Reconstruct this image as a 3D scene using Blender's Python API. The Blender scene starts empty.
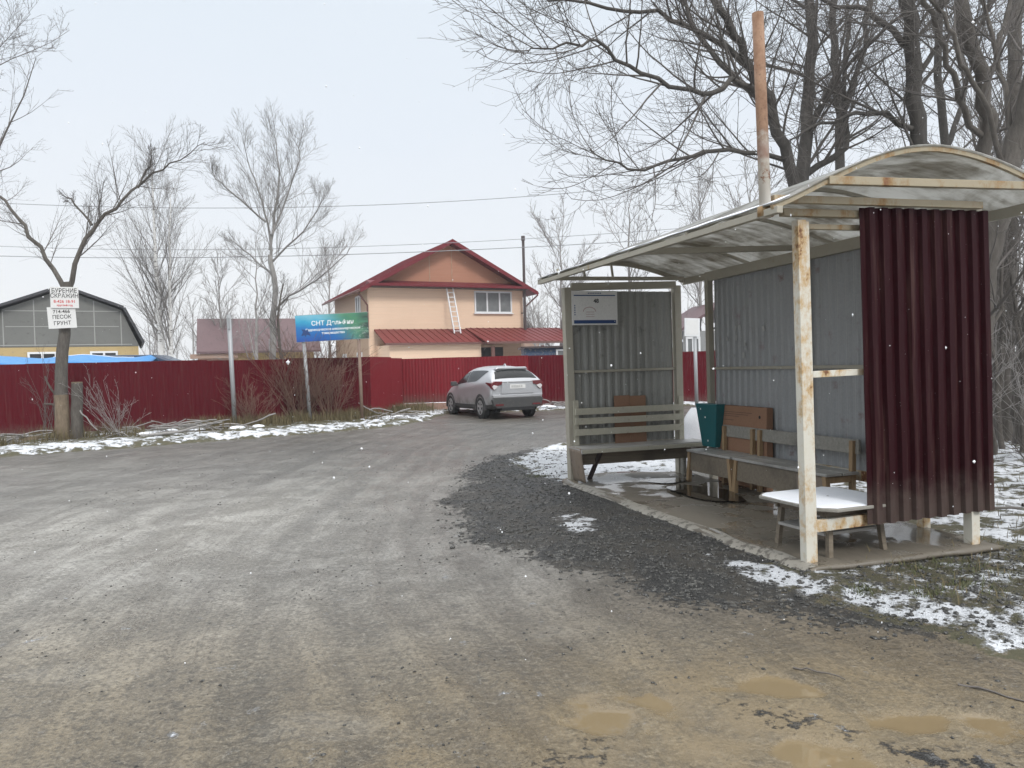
import bpy, bmesh, math, random
import numpy as np
from mathutils import Vector, Matrix, noise as mnoise

rad = math.radians
HAZE = 0.0009
scene = bpy.context.scene
COL = scene.collection

# ------------------------------------------------------------------ object helpers
def link(o, parent=None):
    COL.objects.link(o)
    if parent is not None:
        o.parent = parent
    return o

def tag(o, label=None, cat=None, group=None, kind=None):
    if label: o['label'] = label
    if cat: o['category'] = cat
    if group: o['group'] = group
    if kind: o['kind'] = kind
    return o

def thing(name, label, cat, loc=(0, 0, 0), rotz=0.0, group=None, kind=None):
    o = bpy.data.objects.new(name, None)
    o.empty_display_size = 0.2
    o.location = loc
    o.rotation_euler = (0, 0, rotz)
    COL.objects.link(o)
    return tag(o, label, cat, group, kind)

class MB:
    """collects shapes into one mesh"""
    def __init__(self):
        self.v = []; self.f = []
    def add(self, vs, fs):
        n = len(self.v)
        self.v += [tuple(p) for p in vs]
        self.f += [tuple(i + n for i in f) for f in fs]
        return self
    def box(self, c, s, rz=0.0, rx=0.0, ry=0.0):
        M = Matrix.Translation(c) @ Matrix.Rotation(rz, 4, 'Z') @ Matrix.Rotation(ry, 4, 'Y') @ Matrix.Rotation(rx, 4, 'X')
        x, y, z = s[0] / 2, s[1] / 2, s[2] / 2
        vs = [M @ Vector(p) for p in ((-x,-y,-z),(x,-y,-z),(x,y,-z),(-x,y,-z),(-x,-y,z),(x,-y,z),(x,y,z),(-x,y,z))]
        return self.add(vs, ((0,3,2,1),(4,5,6,7),(0,1,5,4),(1,2,6,5),(2,3,7,6),(3,0,4,7)))
    def bx(self, a, b):
        return self.box([(a[i] + b[i]) / 2 for i in range(3)], [abs(b[i] - a[i]) for i in range(3)])
    def bar(self, p, q, w, h, up=(0, 0, 1)):
        p = Vector(p); q = Vector(q); d = (q - p)
        L = d.length; d.normalize(); u = Vector(up)
        if abs(d.dot(u)) > 0.98: u = Vector((1, 0, 0))
        s = d.cross(u).normalized(); u = s.cross(d).normalized()
        vs = []
        for e in (p, q):
            for a, b in ((-1,-1),(1,-1),(1,1),(-1,1)):
                vs.append(e + s * (a * w / 2) + u * (b * h / 2))
        return self.add(vs, ((3,2,1,0),(4,5,6,7),(0,1,5,4),(1,2,6,5),(2,3,7,6),(3,0,4,7)))
    def tube(self, pts, r, n=8, cap=True):
        pts = [Vector(p) for p in pts]
        m = len(pts); rs = r if hasattr(r, '__len__') else [r] * m
        ref = None; vs = []
        for i in range(m):
            t = (pts[min(i + 1, m - 1)] - pts[max(i - 1, 0)]).normalized()
            if ref is None:
                ref = Vector((0, 0, 1)) if abs(t.z) < 0.9 else Vector((1, 0, 0))
            a = t.cross(ref).normalized(); b = a.cross(t).normalized(); ref = b
            for k in range(n):
                an = 2 * math.pi * k / n
                vs.append(pts[i] + (a * math.cos(an) + b * math.sin(an)) * rs[i])
        fs = []
        for i in range(m - 1):
            for k in range(n):
                k2 = (k + 1) % n
                fs.append((i * n + k, i * n + k2, (i + 1) * n + k2, (i + 1) * n + k))
        if cap:
            fs.append(tuple(range(n - 1, -1, -1))); fs.append(tuple((m - 1) * n + k for k in range(n)))
        return self.add(vs, fs)
    def prism(self, poly, a, b, axis='y'):
        """polygon of (u,w) extruded along an axis from a to b"""
        def P(u, w, t):
            return {'y': (u, t, w), 'x': (t, u, w), 'z': (u, w, t)}[axis]
        n = len(poly)
        vs = [P(u, w, a) for u, w in poly] + [P(u, w, b) for u, w in poly]
        fs = [tuple(range(n)), tuple(range(2 * n - 1, n - 1, -1))]
        for i in range(n):
            j = (i + 1) % n
            fs.append((j, i, n + i, n + j))
        return self.add(vs, fs)
    def grid(self, P):
        r, c = len(P), len(P[0])
        vs = [p for row in P for p in row]
        return self.add(vs, [(i * c + j, i * c + j + 1, (i + 1) * c + j + 1, (i + 1) * c + j) for i in range(r - 1) for j in range(c - 1)])
    def build(self, name, mat, parent=None, smooth=False, bevel=0.0, solid=0.0, loc=None, fix=True):
        me = bpy.data.meshes.new(name)
        me.from_pydata([tuple(v) for v in self.v], [], self.f)
        if fix:
            bm = bmesh.new(); bm.from_mesh(me)
            bmesh.ops.recalc_face_normals(bm, faces=bm.faces)
            bm.to_mesh(me); bm.free()
        me.materials.append(mat)
        if smooth:
            me.polygons.foreach_set('use_smooth', [True] * len(me.polygons))
        o = bpy.data.objects.new(name, me)
        link(o, parent)
        if loc is not None: o.location = loc
        if solid:
            m = o.modifiers.new('solid', 'SOLIDIFY'); m.thickness = solid; m.offset = 0
        if bevel:
            m = o.modifiers.new('bevel', 'BEVEL'); m.width = bevel; m.segments = 2; m.limit_method = 'ANGLE'; m.angle_limit = rad(40)
        return o

def corrugated(w, h, pitch, depth, axis='x', flat=0.3, dent=0.0):
    """trapezoid ribbed sheet, standing on z=0, running along +x (ribs bulge in -y) or +y (ribs bulge in -x)"""
    prof = []
    n = int(math.ceil(w / pitch))
    for i in range(n):
        for t, d in ((0, 0), (flat, 0), (0.5, 1), (0.5 + flat, 1)):
            x = (i + t) * pitch
            if x < w: prof.append((x, -d * depth))
    prof.append((w, 0)); sd_ = w * 7.3 + h * 3.1 + dent * 31
    rows = []
    nz = 14 if dent else 3
    for k in range(nz + 1):
        z = h * k / nz; row = []
        for x, d in prof:
            if dent:
                d += dent * mnoise.noise(Vector((x * 2.2 + sd_, z * 1.6, 0.5))) + dent * 0.5 * mnoise.noise(Vector((x * 7, z * 5, sd_)))
                zz = z - (0.012 * mnoise.noise(Vector((x * 9, sd_, 1))) if k in (0,) else 0)
            else: zz = z
            row.append((x, d, zz) if axis == 'x' else (d, x, zz))
        rows.append(row)
    return MB().grid(rows)

def text_mesh(name, body, size, mat, parent, M, align='CENTER', extrude=0.0015, sx=1.0, bold=0.0):
    cu = bpy.data.curves.new(name, 'FONT')
    cu.body = body; cu.size = size; cu.align_x = align; cu.align_y = 'CENTER'; cu.extrude = extrude; cu.offset = bold
    tmp = bpy.data.objects.new('tmp', cu)
    COL.objects.link(tmp)
    bpy.context.view_layer.update()
    me = bpy.data.meshes.new_from_object(tmp.evaluated_get(bpy.context.evaluated_depsgraph_get()))
    bpy.data.objects.remove(tmp)
    me.transform(Matrix.Diagonal((sx, 1, 1, 1)))
    me.transform(M)
    me.materials.clear(); me.materials.append(mat)
    o = bpy.data.objects.new(name, me)
    return link(o, parent)

# ------------------------------------------------------------------ material helpers
class NG:
    def __init__(self, name):
        self.m = bpy.data.materials.new(name); self.m.use_nodes = True
        self.t = self.m.node_tree; self.n = self.t.nodes; self.l = self.t.links
        self.b = self.n['Principled BSDF']; self.out = self.n['Material Output']
        self.tc = self.n.new('ShaderNodeTexCoord')
    def put(self, v, sock):
        if isinstance(v, bpy.types.NodeSocket): self.l.new(v, sock)
        elif isinstance(v, (tuple, list)):
            sock.default_value = tuple(v) + ((1,) if len(v) == 3 and len(sock.default_value) == 4 else ())
        else: sock.default_value = v
    def noise(self, scale, detail=4, rough=0.55, vec=None, dist=0.0, kind='Object', col=False):
        n = self.n.new('ShaderNodeTexNoise')
        n.inputs['Scale'].default_value = scale; n.inputs['Detail'].default_value = detail
        n.inputs['Roughness'].default_value = rough; n.inputs['Distortion'].default_value = dist
        self.l.new(vec if vec is not None else self.tc.outputs[kind], n.inputs['Vector'])
        return n.outputs['Color' if col else 'Fac']
    def voro(self, scale, vec=None, feature='F1', out='Distance', rnd=1.0):
        n = self.n.new('ShaderNodeTexVoronoi'); n.feature = feature
        n.inputs['Scale'].default_value = scale; n.inputs['Randomness'].default_value = rnd
        self.l.new(vec if vec is not None else self.tc.outputs['Object'], n.inputs['Vector'])
        return n.outputs[out]
    def mapv(self, scale=(1, 1, 1), loc=(0, 0, 0), rot=(0, 0, 0), vec=None):
        n = self.n.new('ShaderNodeMapping')
        n.inputs['Scale'].default_value = scale; n.inputs['Location'].default_value = loc; n.inputs['Rotation'].default_value = rot
        self.l.new(vec if vec is not None else self.tc.outputs['Object'], n.inputs['Vector'])
        return n.outputs[0]
    def ramp(self, fac, stops, interp='LINEAR'):
        n = self.n.new('ShaderNodeValToRGB'); cr = n.color_ramp; cr.interpolation = interp
        while len(cr.elements) < len(stops): cr.elements.new(0.5)
        for e, (p, c) in zip(cr.elements, stops):
            e.position = p; e.color = (c, c, c, 1) if not hasattr(c, '__len__') else tuple(c) + (1,)
        self.put(fac, n.inputs['Fac'])
        return n.outputs['Color']
    def mix(self, fac, a, b, mode='MIX'):
        n = self.n.new('ShaderNodeMix'); n.data_type = 'RGBA'; n.blend_type = mode; n.clamp_factor = True
        self.put(fac, n.inputs[0]); self.put(a, n.inputs[6]); self.put(b, n.inputs[7])
        return n.outputs[2]
    def math(self, op, a, b=0.0, c=0.0, clamp=False):
        n = self.n.new('ShaderNodeMath'); n.operation = op; n.use_clamp = clamp
        self.put(a, n.inputs[0]); self.put(b, n.inputs[1]); self.put(c, n.inputs[2])
        return n.outputs[0]
    def step(self, v, lo, hi):
        n = self.n.new('ShaderNodeMapRange'); n.interpolation_type = 'SMOOTHSTEP'
        self.put(v, n.inputs[0]); n.inputs[1].default_value = lo; n.inputs[2].default_value = hi
        return n.outputs[0]
    def lerp(self, v, lo, hi):
        n = self.n.new('ShaderNodeMapRange'); self.put(v, n.inputs[0]); n.inputs[3].default_value = lo; n.inputs[4].default_value = hi
        return n.outputs[0]
    def attr(self, name):
        n = self.n.new('ShaderNodeAttribute'); n.attribute_name = name
        return n.outputs['Fac']
    def xyz(self, vec=None):
        n = self.n.new('ShaderNodeSeparateXYZ'); self.l.new(vec if vec is not None else self.tc.outputs['Object'], n.inputs[0])
        return n.outputs
    def comb(self, x, y, z=0.0):
        n = self.n.new('ShaderNodeCombineXYZ')
        self.put(x, n.inputs[0]); self.put(y, n.inputs[1]); self.put(z, n.inputs[2])
        return n.outputs[0]
    def bump(self, h, strength=0.3, dist=0.01, normal=None):
        n = self.n.new('ShaderNodeBump'); n.inputs['Distance'].default_value = dist
        self.put(strength, n.inputs['Strength']); self.put(h, n.inputs['Height'])
        if normal is not None: self.l.new(normal, n.inputs['Normal'])
        self.l.new(n.outputs[0], self.b.inputs['Normal'])
        return n.outputs[0]
    def fin(self, col=None, rough=None, metal=None, spec=None):
        if col is not None: self.put(col, self.b.inputs['Base Color'])
        if rough is not None: self.put(rough, self.b.inputs['Roughness'])
        if metal is not None: self.put(metal, self.b.inputs['Metallic'])
        if spec is not None: self.put(spec, self.b.inputs['Specular IOR Level'])
        return self.m

def weathered(name, c1, c2, dirt, scale=3.0, rough=0.55, metal=0.0, bump=0.15, dirt_lo=0.55, dirt_hi=0.75, fine=40.0, spec=0.4):
    g = NG(name)
    a = g.noise(scale, 5, 0.6); b = g.noise(scale * 2.7 + 1.3, 6, 0.65); f = g.noise(fine, 3, 0.6)
    col = g.mix(a, c1, c2)
    col = g.mix(g.step(b, dirt_lo, dirt_hi), col, dirt)
    col = g.mix(g.lerp(f, 0.0, 0.25), col, (0.02, 0.02, 0.02))
    g.bump(f, bump, 0.004)
    return g.fin(col, g.lerp(b, rough - 0.15, rough + 0.15), metal, spec)

def flat_mat(name, c, rough=0.5, metal=0.0, spec=0.5):
    g = NG(name); n = g.noise(25, 3)
    return g.fin(g.mix(g.lerp(n, 0, 0.3), c, tuple(x * 0.7 for x in c)), rough, metal, spec)

def wood_mat(name, c1, c2, stretch=(1, 14, 14), rough=0.7, dirt=(0.05, 0.045, 0.04)):
    g = NG(name)
    v = g.mapv(stretch)
    n = g.noise(2.2, 6, 0.65, v, 0.6); n2 = g.noise(1.7, 5, 0.6)
    col = g.mix(g.ramp(n, [(0.3, 0.0), (0.7, 1.0)]), c1, c2)
    col = g.mix(g.math('MULTIPLY', g.step(n2, 0.5, 0.8), 0.6), col, dirt)
    g.bump(n, 0.35, 0.004)
    return g.fin(col, g.lerp(n2, rough - 0.25, rough + 0.15))

M = {}
def rusty_paint(name, c, rust_lo, rust_hi):
    g = NG(name)
    n = g.noise(3.5, 8, 0.7, g.mapv((1, 1, 0.45))); f = g.noise(30, 4, 0.65); n2 = g.noise(9, 6, 0.7)
    fac = g.math('ADD', g.math('MULTIPLY', n, 0.7), g.math('MULTIPLY', n2, 0.3))
    rust = g.mix(f, (0.22, 0.085, 0.03), (0.10, 0.04, 0.02))
    paint = g.mix(g.lerp(n2, 0.0, 0.5), c, (c[0] * 0.75, c[1] * 0.68, c[2] * 0.5))
    mask = g.step(fac, rust_lo, rust_hi)
    col = g.mix(g.step(fac, rust_lo - 0.09, rust_lo + 0.02), paint, (c[0] * 0.75, c[1] * 0.52, c[2] * 0.28))
    col = g.mix(mask, col, rust)
    g.bump(g.math('ADD', mask, g.math('MULTIPLY', f, 0.5)), 0.35, 0.003)
    return g.fin(col, g.lerp(f, 0.45, 0.8))
M['post'] = rusty_paint('white_rusty_paint', (0.62, 0.605, 0.55), 0.555, 0.60)
M['beam'] = rusty_paint('yellowed_rusty_paint', (0.34, 0.295, 0.215), 0.565, 0.64)
M['frame'] = rusty_paint('greige_frame_paint', (0.37, 0.35, 0.30), 0.66, 0.74)
def pipe_mat():
    g = NG('rusty_pipe'); z = g.xyz()[2]
    n = g.noise(6, 6, 0.7); f = g.noise(45, 4)
    rust = g.mix(g.ramp(n, [(0.38, 0.0), (0.62, 1.0)]), (0.17, 0.085, 0.045), (0.29, 0.175, 0.11))
    rust = g.mix(g.step(f, 0.55, 0.8), rust, (0.10, 0.05, 0.03))
    t = g.math('ADD', z, g.math('MULTIPLY', g.math('SUBTRACT', n, 0.5), 1.3))
    col = g.mix(g.step(t, 2.9, 3.3), (0.50, 0.46, 0.40), rust)
    band = g.math('MULTIPLY', g.step(z, 3.02, 3.06), g.math('SUBTRACT', 1.0, g.step(z, 3.10, 3.2)))
    col = g.mix(g.math('MULTIPLY', band, 0.5), col, (0.20, 0.06, 0.03))
    col = g.mix(g.step(g.noise(4, 8, 0.75), 0.6, 0.66), col, (0.22, 0.09, 0.04))
    g.bump(f, 0.3, 0.003)
    return g.fin(col, 0.75)
M['pipe'] = pipe_mat()
M['galv'] = weathered('galvanised_sheet', (0.27, 0.27, 0.25), (0.33, 0.33, 0.31), (0.11, 0.105, 0.095), 1.6, 0.5, 0.15, 0.1, 0.55, 0.8)
M['galv_blue'] = weathered('grey_blue_sheet', (0.30, 0.31, 0.315), (0.36, 0.37, 0.375), (0.2, 0.12, 0.12), 1.3, 0.48, 0.15, 0.1, 0.57, 0.8)
def red_sheet(name, c1, c2, snow=0.0, rough=0.38):
    g = NG(name)
    a = g.noise(0.7, 4); b = g.noise(7, 6, 0.65); f = g.noise(60, 3)
    streak = g.noise(3, 4, 0.6, g.mapv((6, 6, 0.3)))
    col = g.mix(a, c1, c2)
    col = g.mix(g.math('MULTIPLY', g.step(streak, 0.5, 0.8), 0.35), col, (0.16, 0.10, 0.08))
    oi = g.n.new('ShaderNodeObjectInfo')
    col = g.mix(g.math('MULTIPLY', oi.outputs['Random'], 0.30), col, tuple(k * 0.62 for k in c1))
    zz = g.xyz()[2]; base = g.math('SUBTRACT', 1.0, g.step(g.math('ADD', zz, g.math('MULTIPLY', g.math('SUBTRACT', b, 0.5), 0.5)), 0.05, 0.42))
    col = g.mix(g.math('MULTIPLY', base, 0.45), col, (0.12, 0.10, 0.085))
    spots = g.step(g.voro(26), 0.085, 0.05)
    keep = g.step(b, 0.5, 0.6)
    if snow: col = g.mix(g.math('MULTIPLY', g.math('MULTIPLY', spots, keep), snow), col, (0.45, 0.40, 0.40))
    g.bump(f, 0.06, 0.002)
    return g.fin(col, g.lerp(b, rough - 0.1, rough + 0.18), 0, 0.12)
M['fence'] = red_sheet('fence_red_sheet', (0.085, 0.0035, 0.009), (0.105, 0.005, 0.0115))
M['gate'] = red_sheet('gate_red_sheet', (0.165, 0.013, 0.020), (0.20, 0.017, 0.024))
M['maroon'] = red_sheet('maroon_sheet', (0.017, 0.0018, 0.0036), (0.026, 0.003, 0.0055), 0.6, 0.42)
M['roof_red'] = red_sheet('roof_red_metal', (0.135, 0.022, 0.03), (0.17, 0.03, 0.036), 0.0, 0.42)
M['porch_red'] = red_sheet('porch_red_metal', (0.165, 0.034, 0.034), (0.20, 0.042, 0.040), 0.0, 0.42)
M['white'] = weathered('white_plastic', (0.72, 0.73, 0.74), (0.78, 0.78, 0.78), (0.6, 0.58, 0.55), 4, 0.4, 0, 0.05, 0.6, 0.9)
M['sign_white'] = weathered('sign_board_white', (0.72, 0.72, 0.70), (0.78, 0.77, 0.76), (0.5, 0.48, 0.45), 5, 0.5, 0, 0.03, 0.6, 0.85)
M['scrap'] = flat_mat('torn_paper', (0.40, 0.40, 0.39), 0.8)
M['black_ink'] = flat_mat('black_ink', (0.03, 0.03, 0.03), 0.7)
M['red_ink'] = flat_mat('red_ink', (0.55, 0.06, 0.06), 0.7)
M['white_ink'] = flat_mat('white_ink', (0.8, 0.82, 0.82), 0.6)
M['blue_ink'] = flat_mat('blue_ink', (0.03, 0.07, 0.19), 0.6)
M['pink_ink'] = flat_mat('pink_ink', (0.42, 0.28, 0.27), 0.6)
M['navy_ink'] = flat_mat('navy_ink', (0.015, 0.05, 0.17), 0.6)
M['dark'] = flat_mat('dark_void', (0.012, 0.012, 0.013), 0.8)
M['pole_grey'] = weathered('pole_galvanised', (0.34, 0.35, 0.36), (0.42, 0.43, 0.44), (0.22, 0.19, 0.16), 3, 0.5, 0.3, 0.1, 0.6, 0.8)
M['pole_brown'] = weathered('pole_rusty', (0.22, 0.14, 0.10), (0.27, 0.20, 0.16), (0.12, 0.05, 0.03), 3, 0.7, 0.0, 0.1)
M['wood_grey'] = wood_mat('grey_old_board', (0.20, 0.19, 0.165), (0.30, 0.285, 0.25))
M['wood_brown'] = wood_mat('brown_old_board', (0.13, 0.105, 0.075), (0.21, 0.175, 0.13))
M['wood_leg'] = wood_mat('tan_leg_wood', (0.24, 0.155, 0.08), (0.34, 0.235, 0.13), (14, 14, 1))
M['seat_wood'] = wood_mat('pale_worn_seat', (0.30, 0.29, 0.27), (0.40, 0.39, 0.37), rough=0.5)
M['slat'] = weathered('painted_slat', (0.42, 0.40, 0.32), (0.50, 0.47, 0.38), (0.26, 0.22, 0.16), 3, 0.55, 0, 0.2, 0.58, 0.75)
M['lino'] = weathered('brown_linoleum', (0.22, 0.175, 0.135), (0.28, 0.22, 0.17), (0.12, 0.10, 0.085), 3, 0.4, 0, 0.1)
M['card'] = weathered('cardboard', (0.28, 0.15, 0.09), (0.32, 0.18, 0.11), (0.20, 0.11, 0.07), 2, 0.8, 0, 0.1, 0.6, 0.85)
M['card_dark'] = flat_mat('cardboard_print', (0.12, 0.065, 0.045), 0.8)
M['teal'] = weathered('teal_plastic', (0.008, 0.115, 0.13), (0.012, 0.14, 0.155), (0.01, 0.09, 0.10), 2, 0.45, 0, 0.05, 0.6, 0.9)
M['teal_ink'] = flat_mat('teal_print', (0.10, 0.28, 0.30), 0.6)
M['sack'] = weathered('white_sack_plastic', (0.58, 0.59, 0.62), (0.68, 0.69, 0.72), (0.5, 0.5, 0.52), 2, 0.45, 0, 0.3, 0.6, 0.9)
def snow_mat():
    g = NG('snow'); a = g.noise(14, 6, 0.65); f = g.noise(120, 3)
    g.bump(g.math('ADD', a, g.math('MULTIPLY', f, 0.3)), 0.35, 0.01)
    return g.fin(g.mix(a, (0.74, 0.77, 0.83), (0.84, 0.86, 0.89)), 0.7)
M['snow'] = snow_mat()
M['flake'] = flat_mat('snowflake', (0.85, 0.87, 0.9), 0.8)
def glass_mat(name, tint=(0.03, 0.035, 0.04)):
    g = NG(name); n = g.noise(3, 3)
    return g.fin(g.mix(n, tint, tuple(x * 2.2 for x in tint)), 0.10, 0.0, 0.45)
M['pane'] = glass_mat('window_glass', (0.10, 0.105, 0.105))
M['car_glass'] = glass_mat('car_glass', (0.008, 0.009, 0.010))
M['car_glass'].node_tree.nodes['Principled BSDF'].inputs['Specular IOR Level'].default_value = 0.22
M['pane_dark'] = glass_mat('dark_window_glass', (0.015, 0.015, 0.016))
def siding(name, c, period=0.2):
    g = NG(name); x = g.xyz()
    w = g.math('FRACT', g.math('DIVIDE', x[2], period))
    groove = g.step(w, 0.93, 0.98)
    a = g.noise(1.1, 5); seam = g.noise(1, 2, 0.5, g.mapv((1, 1, 25)))
    col = g.mix(g.lerp(a, 0, 0.5), c, tuple(k * 0.78 for k in c))
    col = g.mix(g.lerp(seam, 0, 0.35), col, tuple(k * 0.8 for k in c))
    col = g.mix(g.math('MULTIPLY', groove, 0.45), col, tuple(k * 0.5 for k in c))
    h = g.math('SUBTRACT', w, g.math('MULTIPLY', groove, 1.0))
    g.bump(h, 0.5, 0.012)
    return g.fin(col, 0.6)
M['siding'] = siding('peach_siding', (0.78, 0.57, 0.41))
M['siding_gable'] = siding('orange_gable_siding', (0.42, 0.195, 0.12))
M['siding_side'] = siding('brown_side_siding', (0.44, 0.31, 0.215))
M['stucco_yellow'] = weathered('yellow_stucco', (0.42, 0.31, 0.14), (0.50, 0.37, 0.18), (0.30, 0.24, 0.16), 2, 0.8, 0, 0.2)
M['barn_board'] = weathered('barn_grey_panel', (0.135, 0.135, 0.125), (0.18, 0.18, 0.165), (0.10, 0.095, 0.085), 1.2, 0.7, 0, 0.2)
M['barn_seam'] = flat_mat('barn_seam', (0.30, 0.30, 0.28), 0.7)
M['barn_roof'] = weathered('dark_felt_roof', (0.035, 0.035, 0.04), (0.055, 0.055, 0.06), (0.03, 0.03, 0.03), 2, 0.7)
M['purple_roof'] = weathered('plum_brown_roof', (0.115, 0.07, 0.075), (0.15, 0.09, 0.095), (0.09, 0.06, 0.06), 2, 0.6)
M['brick'] = weathered('pink_brick_wall', (0.33, 0.22, 0.17), (0.40, 0.28, 0.22), (0.25, 0.17, 0.13), 3, 0.8, 0, 0.2)
M['tarp'] = weathered('blue_tarpaulin', (0.03, 0.21, 0.52), (0.05, 0.27, 0.60), (0.02, 0.14, 0.38), 2.2, 0.4, 0, 0.2, 0.55, 0.8)
M['blue_board'] = weathered('blue_painted_board', (0.035, 0.06, 0.11), (0.05, 0.09, 0.17), (0.16, 0.17, 0.18), 3, 0.6, 0, 0.1, 0.5, 0.6)
M['plank_grey'] = siding('pale_grey_planks', (0.26, 0.265, 0.26), 0.25)
M['dark_paint'] = weathered('dark_brown_metal', (0.06, 0.045, 0.045), (0.08, 0.06, 0.06), (0.05, 0.04, 0.04), 4, 0.5)
M['gutter'] = flat_mat('gutter_brown', (0.13, 0.06, 0.05), 0.5)
M['van_paint'] = flat_mat('navy_car_paint', (0.03, 0.05, 0.09), 0.25)
M['concrete'] = weathered('pinkish_concrete', (0.30, 0.18, 0.14), (0.36, 0.23, 0.18), (0.22, 0.16, 0.13), 2, 0.8)
M['wire'] = flat_mat('wire_dark', (0.25, 0.26, 0.27), 0.6)
M['rubber'] = weathered('tyre_rubber', (0.02, 0.02, 0.02), (0.03, 0.03, 0.03), (0.09, 0.08, 0.07), 6, 0.8)
M['rim'] = weathered('alloy_rim', (0.42, 0.42, 0.43), (0.5, 0.5, 0.5), (0.2, 0.18, 0.16), 8, 0.4, 0.5)
M['cladding'] = weathered('black_plastic', (0.05, 0.05, 0.05), (0.07, 0.07, 0.07), (0.13, 0.12, 0.11), 5, 0.6)
def car_paint():
    g = NG('silver_paint'); n = g.noise(2.5, 5); z = g.xyz()[2]
    low = g.math('SUBTRACT', 1.0, g.step(z, 0.35, 0.85))
    col = g.mix(g.lerp(n, 0, 0.4), (0.48, 0.485, 0.50), (0.385, 0.39, 0.405))
    col = g.mix(g.math('MULTIPLY', low, g.step(n, 0.35, 0.7)), col, (0.17, 0.155, 0.14))
    return g.fin(col, 0.3, 0.45)
M['car'] = car_paint()
M['tail'] = flat_mat('tail_lamp_red', (0.13, 0.016, 0.019), 0.15)
M['lamp_clear'] = flat_mat('lamp_clear', (0.62, 0.60, 0.60), 0.15)
def bark(name, c1, c2, scale=6.0, birch=False):
    g = NG(name); v = g.mapv((1, 1, 0.25))
    n = g.noise(scale * 3, 6, 0.7, v); n2 = g.noise(scale * 0.4, 3)
    col = g.mix(g.ramp(n, [(0.35, 0.0), (0.65, 1.0)]), c1, c2)
    if birch:
        k = g.noise(7, 5, 0.7, g.mapv((0.6, 0.6, 3)))
        col = g.mix(g.step(k, 0.56, 0.64), col, (0.05, 0.045, 0.04))
    else:
        col = g.mix(g.lerp(n2, 0, 0.5), col, tuple(x * 0.6 for x in c1))
    g.bump(n, 0.5, 0.015)
    return g.fin(col, 0.85)
M['bark'] = bark('grey_bark', (0.075, 0.065, 0.055), (0.14, 0.125, 0.11))
M['bark_dark'] = bark('dark_bark', (0.055, 0.05, 0.045), (0.105, 0.095, 0.085))
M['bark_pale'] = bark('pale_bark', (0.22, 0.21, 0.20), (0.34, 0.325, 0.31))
M['bark_birch'] = bark('birch_bark', (0.60, 0.59, 0.57), (0.70, 0.69, 0.67), 4, True)
M['bark_stripped'] = bark('stripped_bark', (0.14, 0.108, 0.074), (0.27, 0.205, 0.14))
M['twig'] = flat_mat('twig_grey', (0.115, 0.103, 0.094), 0.8)
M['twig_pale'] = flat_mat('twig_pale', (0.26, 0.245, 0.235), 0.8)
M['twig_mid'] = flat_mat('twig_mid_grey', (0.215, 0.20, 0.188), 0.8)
M['twig_red'] = flat_mat('twig_reddish', (0.17, 0.095, 0.07), 0.8)
def straw_mat():
    g = NG('dry_grass'); n = g.noise(1.3, 4); n2 = g.noise(23, 2)
    col = g.mix(n, (0.22, 0.15, 0.075), (0.13, 0.105, 0.055))
    return g.fin(g.mix(n2, col, (0.075, 0.075, 0.035)), 0.85)
M['straw'] = straw_mat()
M['green_tuft'] = flat_mat('green_grass', (0.075, 0.085, 0.03), 0.85)
M['stone'] = weathered('dark_gravel_stone', (0.012, 0.012, 0.012), (0.042, 0.041, 0.038), (0.17, 0.165, 0.15), 40, 0.5, 0, 0.1, 0.52, 0.60)
def poly_mat():
    g = NG('clouded_polycarbonate')
    n = g.noise(1.6, 7, 0.68, None, 0.6); n2 = g.noise(5, 5, 0.6, g.mapv((0.4, 2.5, 1)))
    d = g.step(g.math('ADD', g.math('MULTIPLY', n, 0.7), g.math('MULTIPLY', n2, 0.3)), 0.38, 0.66)
    col = g.mix(d, (0.66, 0.66, 0.64), (0.24, 0.22, 0.18))
    g.fin(col, 0.35, 0, 0.4)
    tr = g.n.new('ShaderNodeBsdfTranslucent'); g.put(col, tr.inputs['Color'])
    mx = g.n.new('ShaderNodeMixShader'); mx.inputs[0].default_value = 0.58
    g.l.new(g.b.outputs[0], mx.inputs[1]); g.l.new(tr.outputs[0], mx.inputs[2])
    g.l.new(mx.outputs[0], g.out.inputs['Surface'])
    return g.m
M['poly'] = poly_mat()
def billboard_mat():
    g = NG('printed_banner'); u = g.tc.outputs['Generated']; s = g.xyz(u)
    n = g.noise(3.2, 5, 0.6, u)
    up = g.math('ADD', s[2], g.math('MULTIPLY', g.math('SUBTRACT', n, 0.5), 0.5))
    blue = g.ramp(up, [(0.0, (0.010, 0.075, 0.34)), (0.45, (0.01, 0.16, 0.42)), (0.72, (0.03, 0.32, 0.50)), (1.0, (0.22, 0.50, 0.60))])
    grn = g.mix(g.noise(9, 5, 0.6, u), (0.02, 0.16, 0.14), (0.10, 0.26, 0.10))
    t = g.math('ADD', s[0], g.math('MULTIPLY', s[2], 0.30))
    col = g.mix(g.step(t, 0.52, 0.98), blue, grn)
    darkc = g.math('MULTIPLY', g.step(s[0], 0.80, 0.98), g.step(n, 0.35, 0.6))
    col = g.mix(darkc, col, (0.03, 0.05, 0.045))
    blossom = g.math('MULTIPLY', g.step(g.voro(42, u), 0.30, 0.18), g.math('MULTIPLY', g.step(s[0], 0.68, 0.86), g.step(g.math('SUBTRACT', 1.0, s[2]), 0.25, 0.6)))
    col = g.mix(blossom, col, (0.55, 0.62, 0.58))
    return g.fin(col, 0.45)
M['banner'] = billboard_mat()
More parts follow.
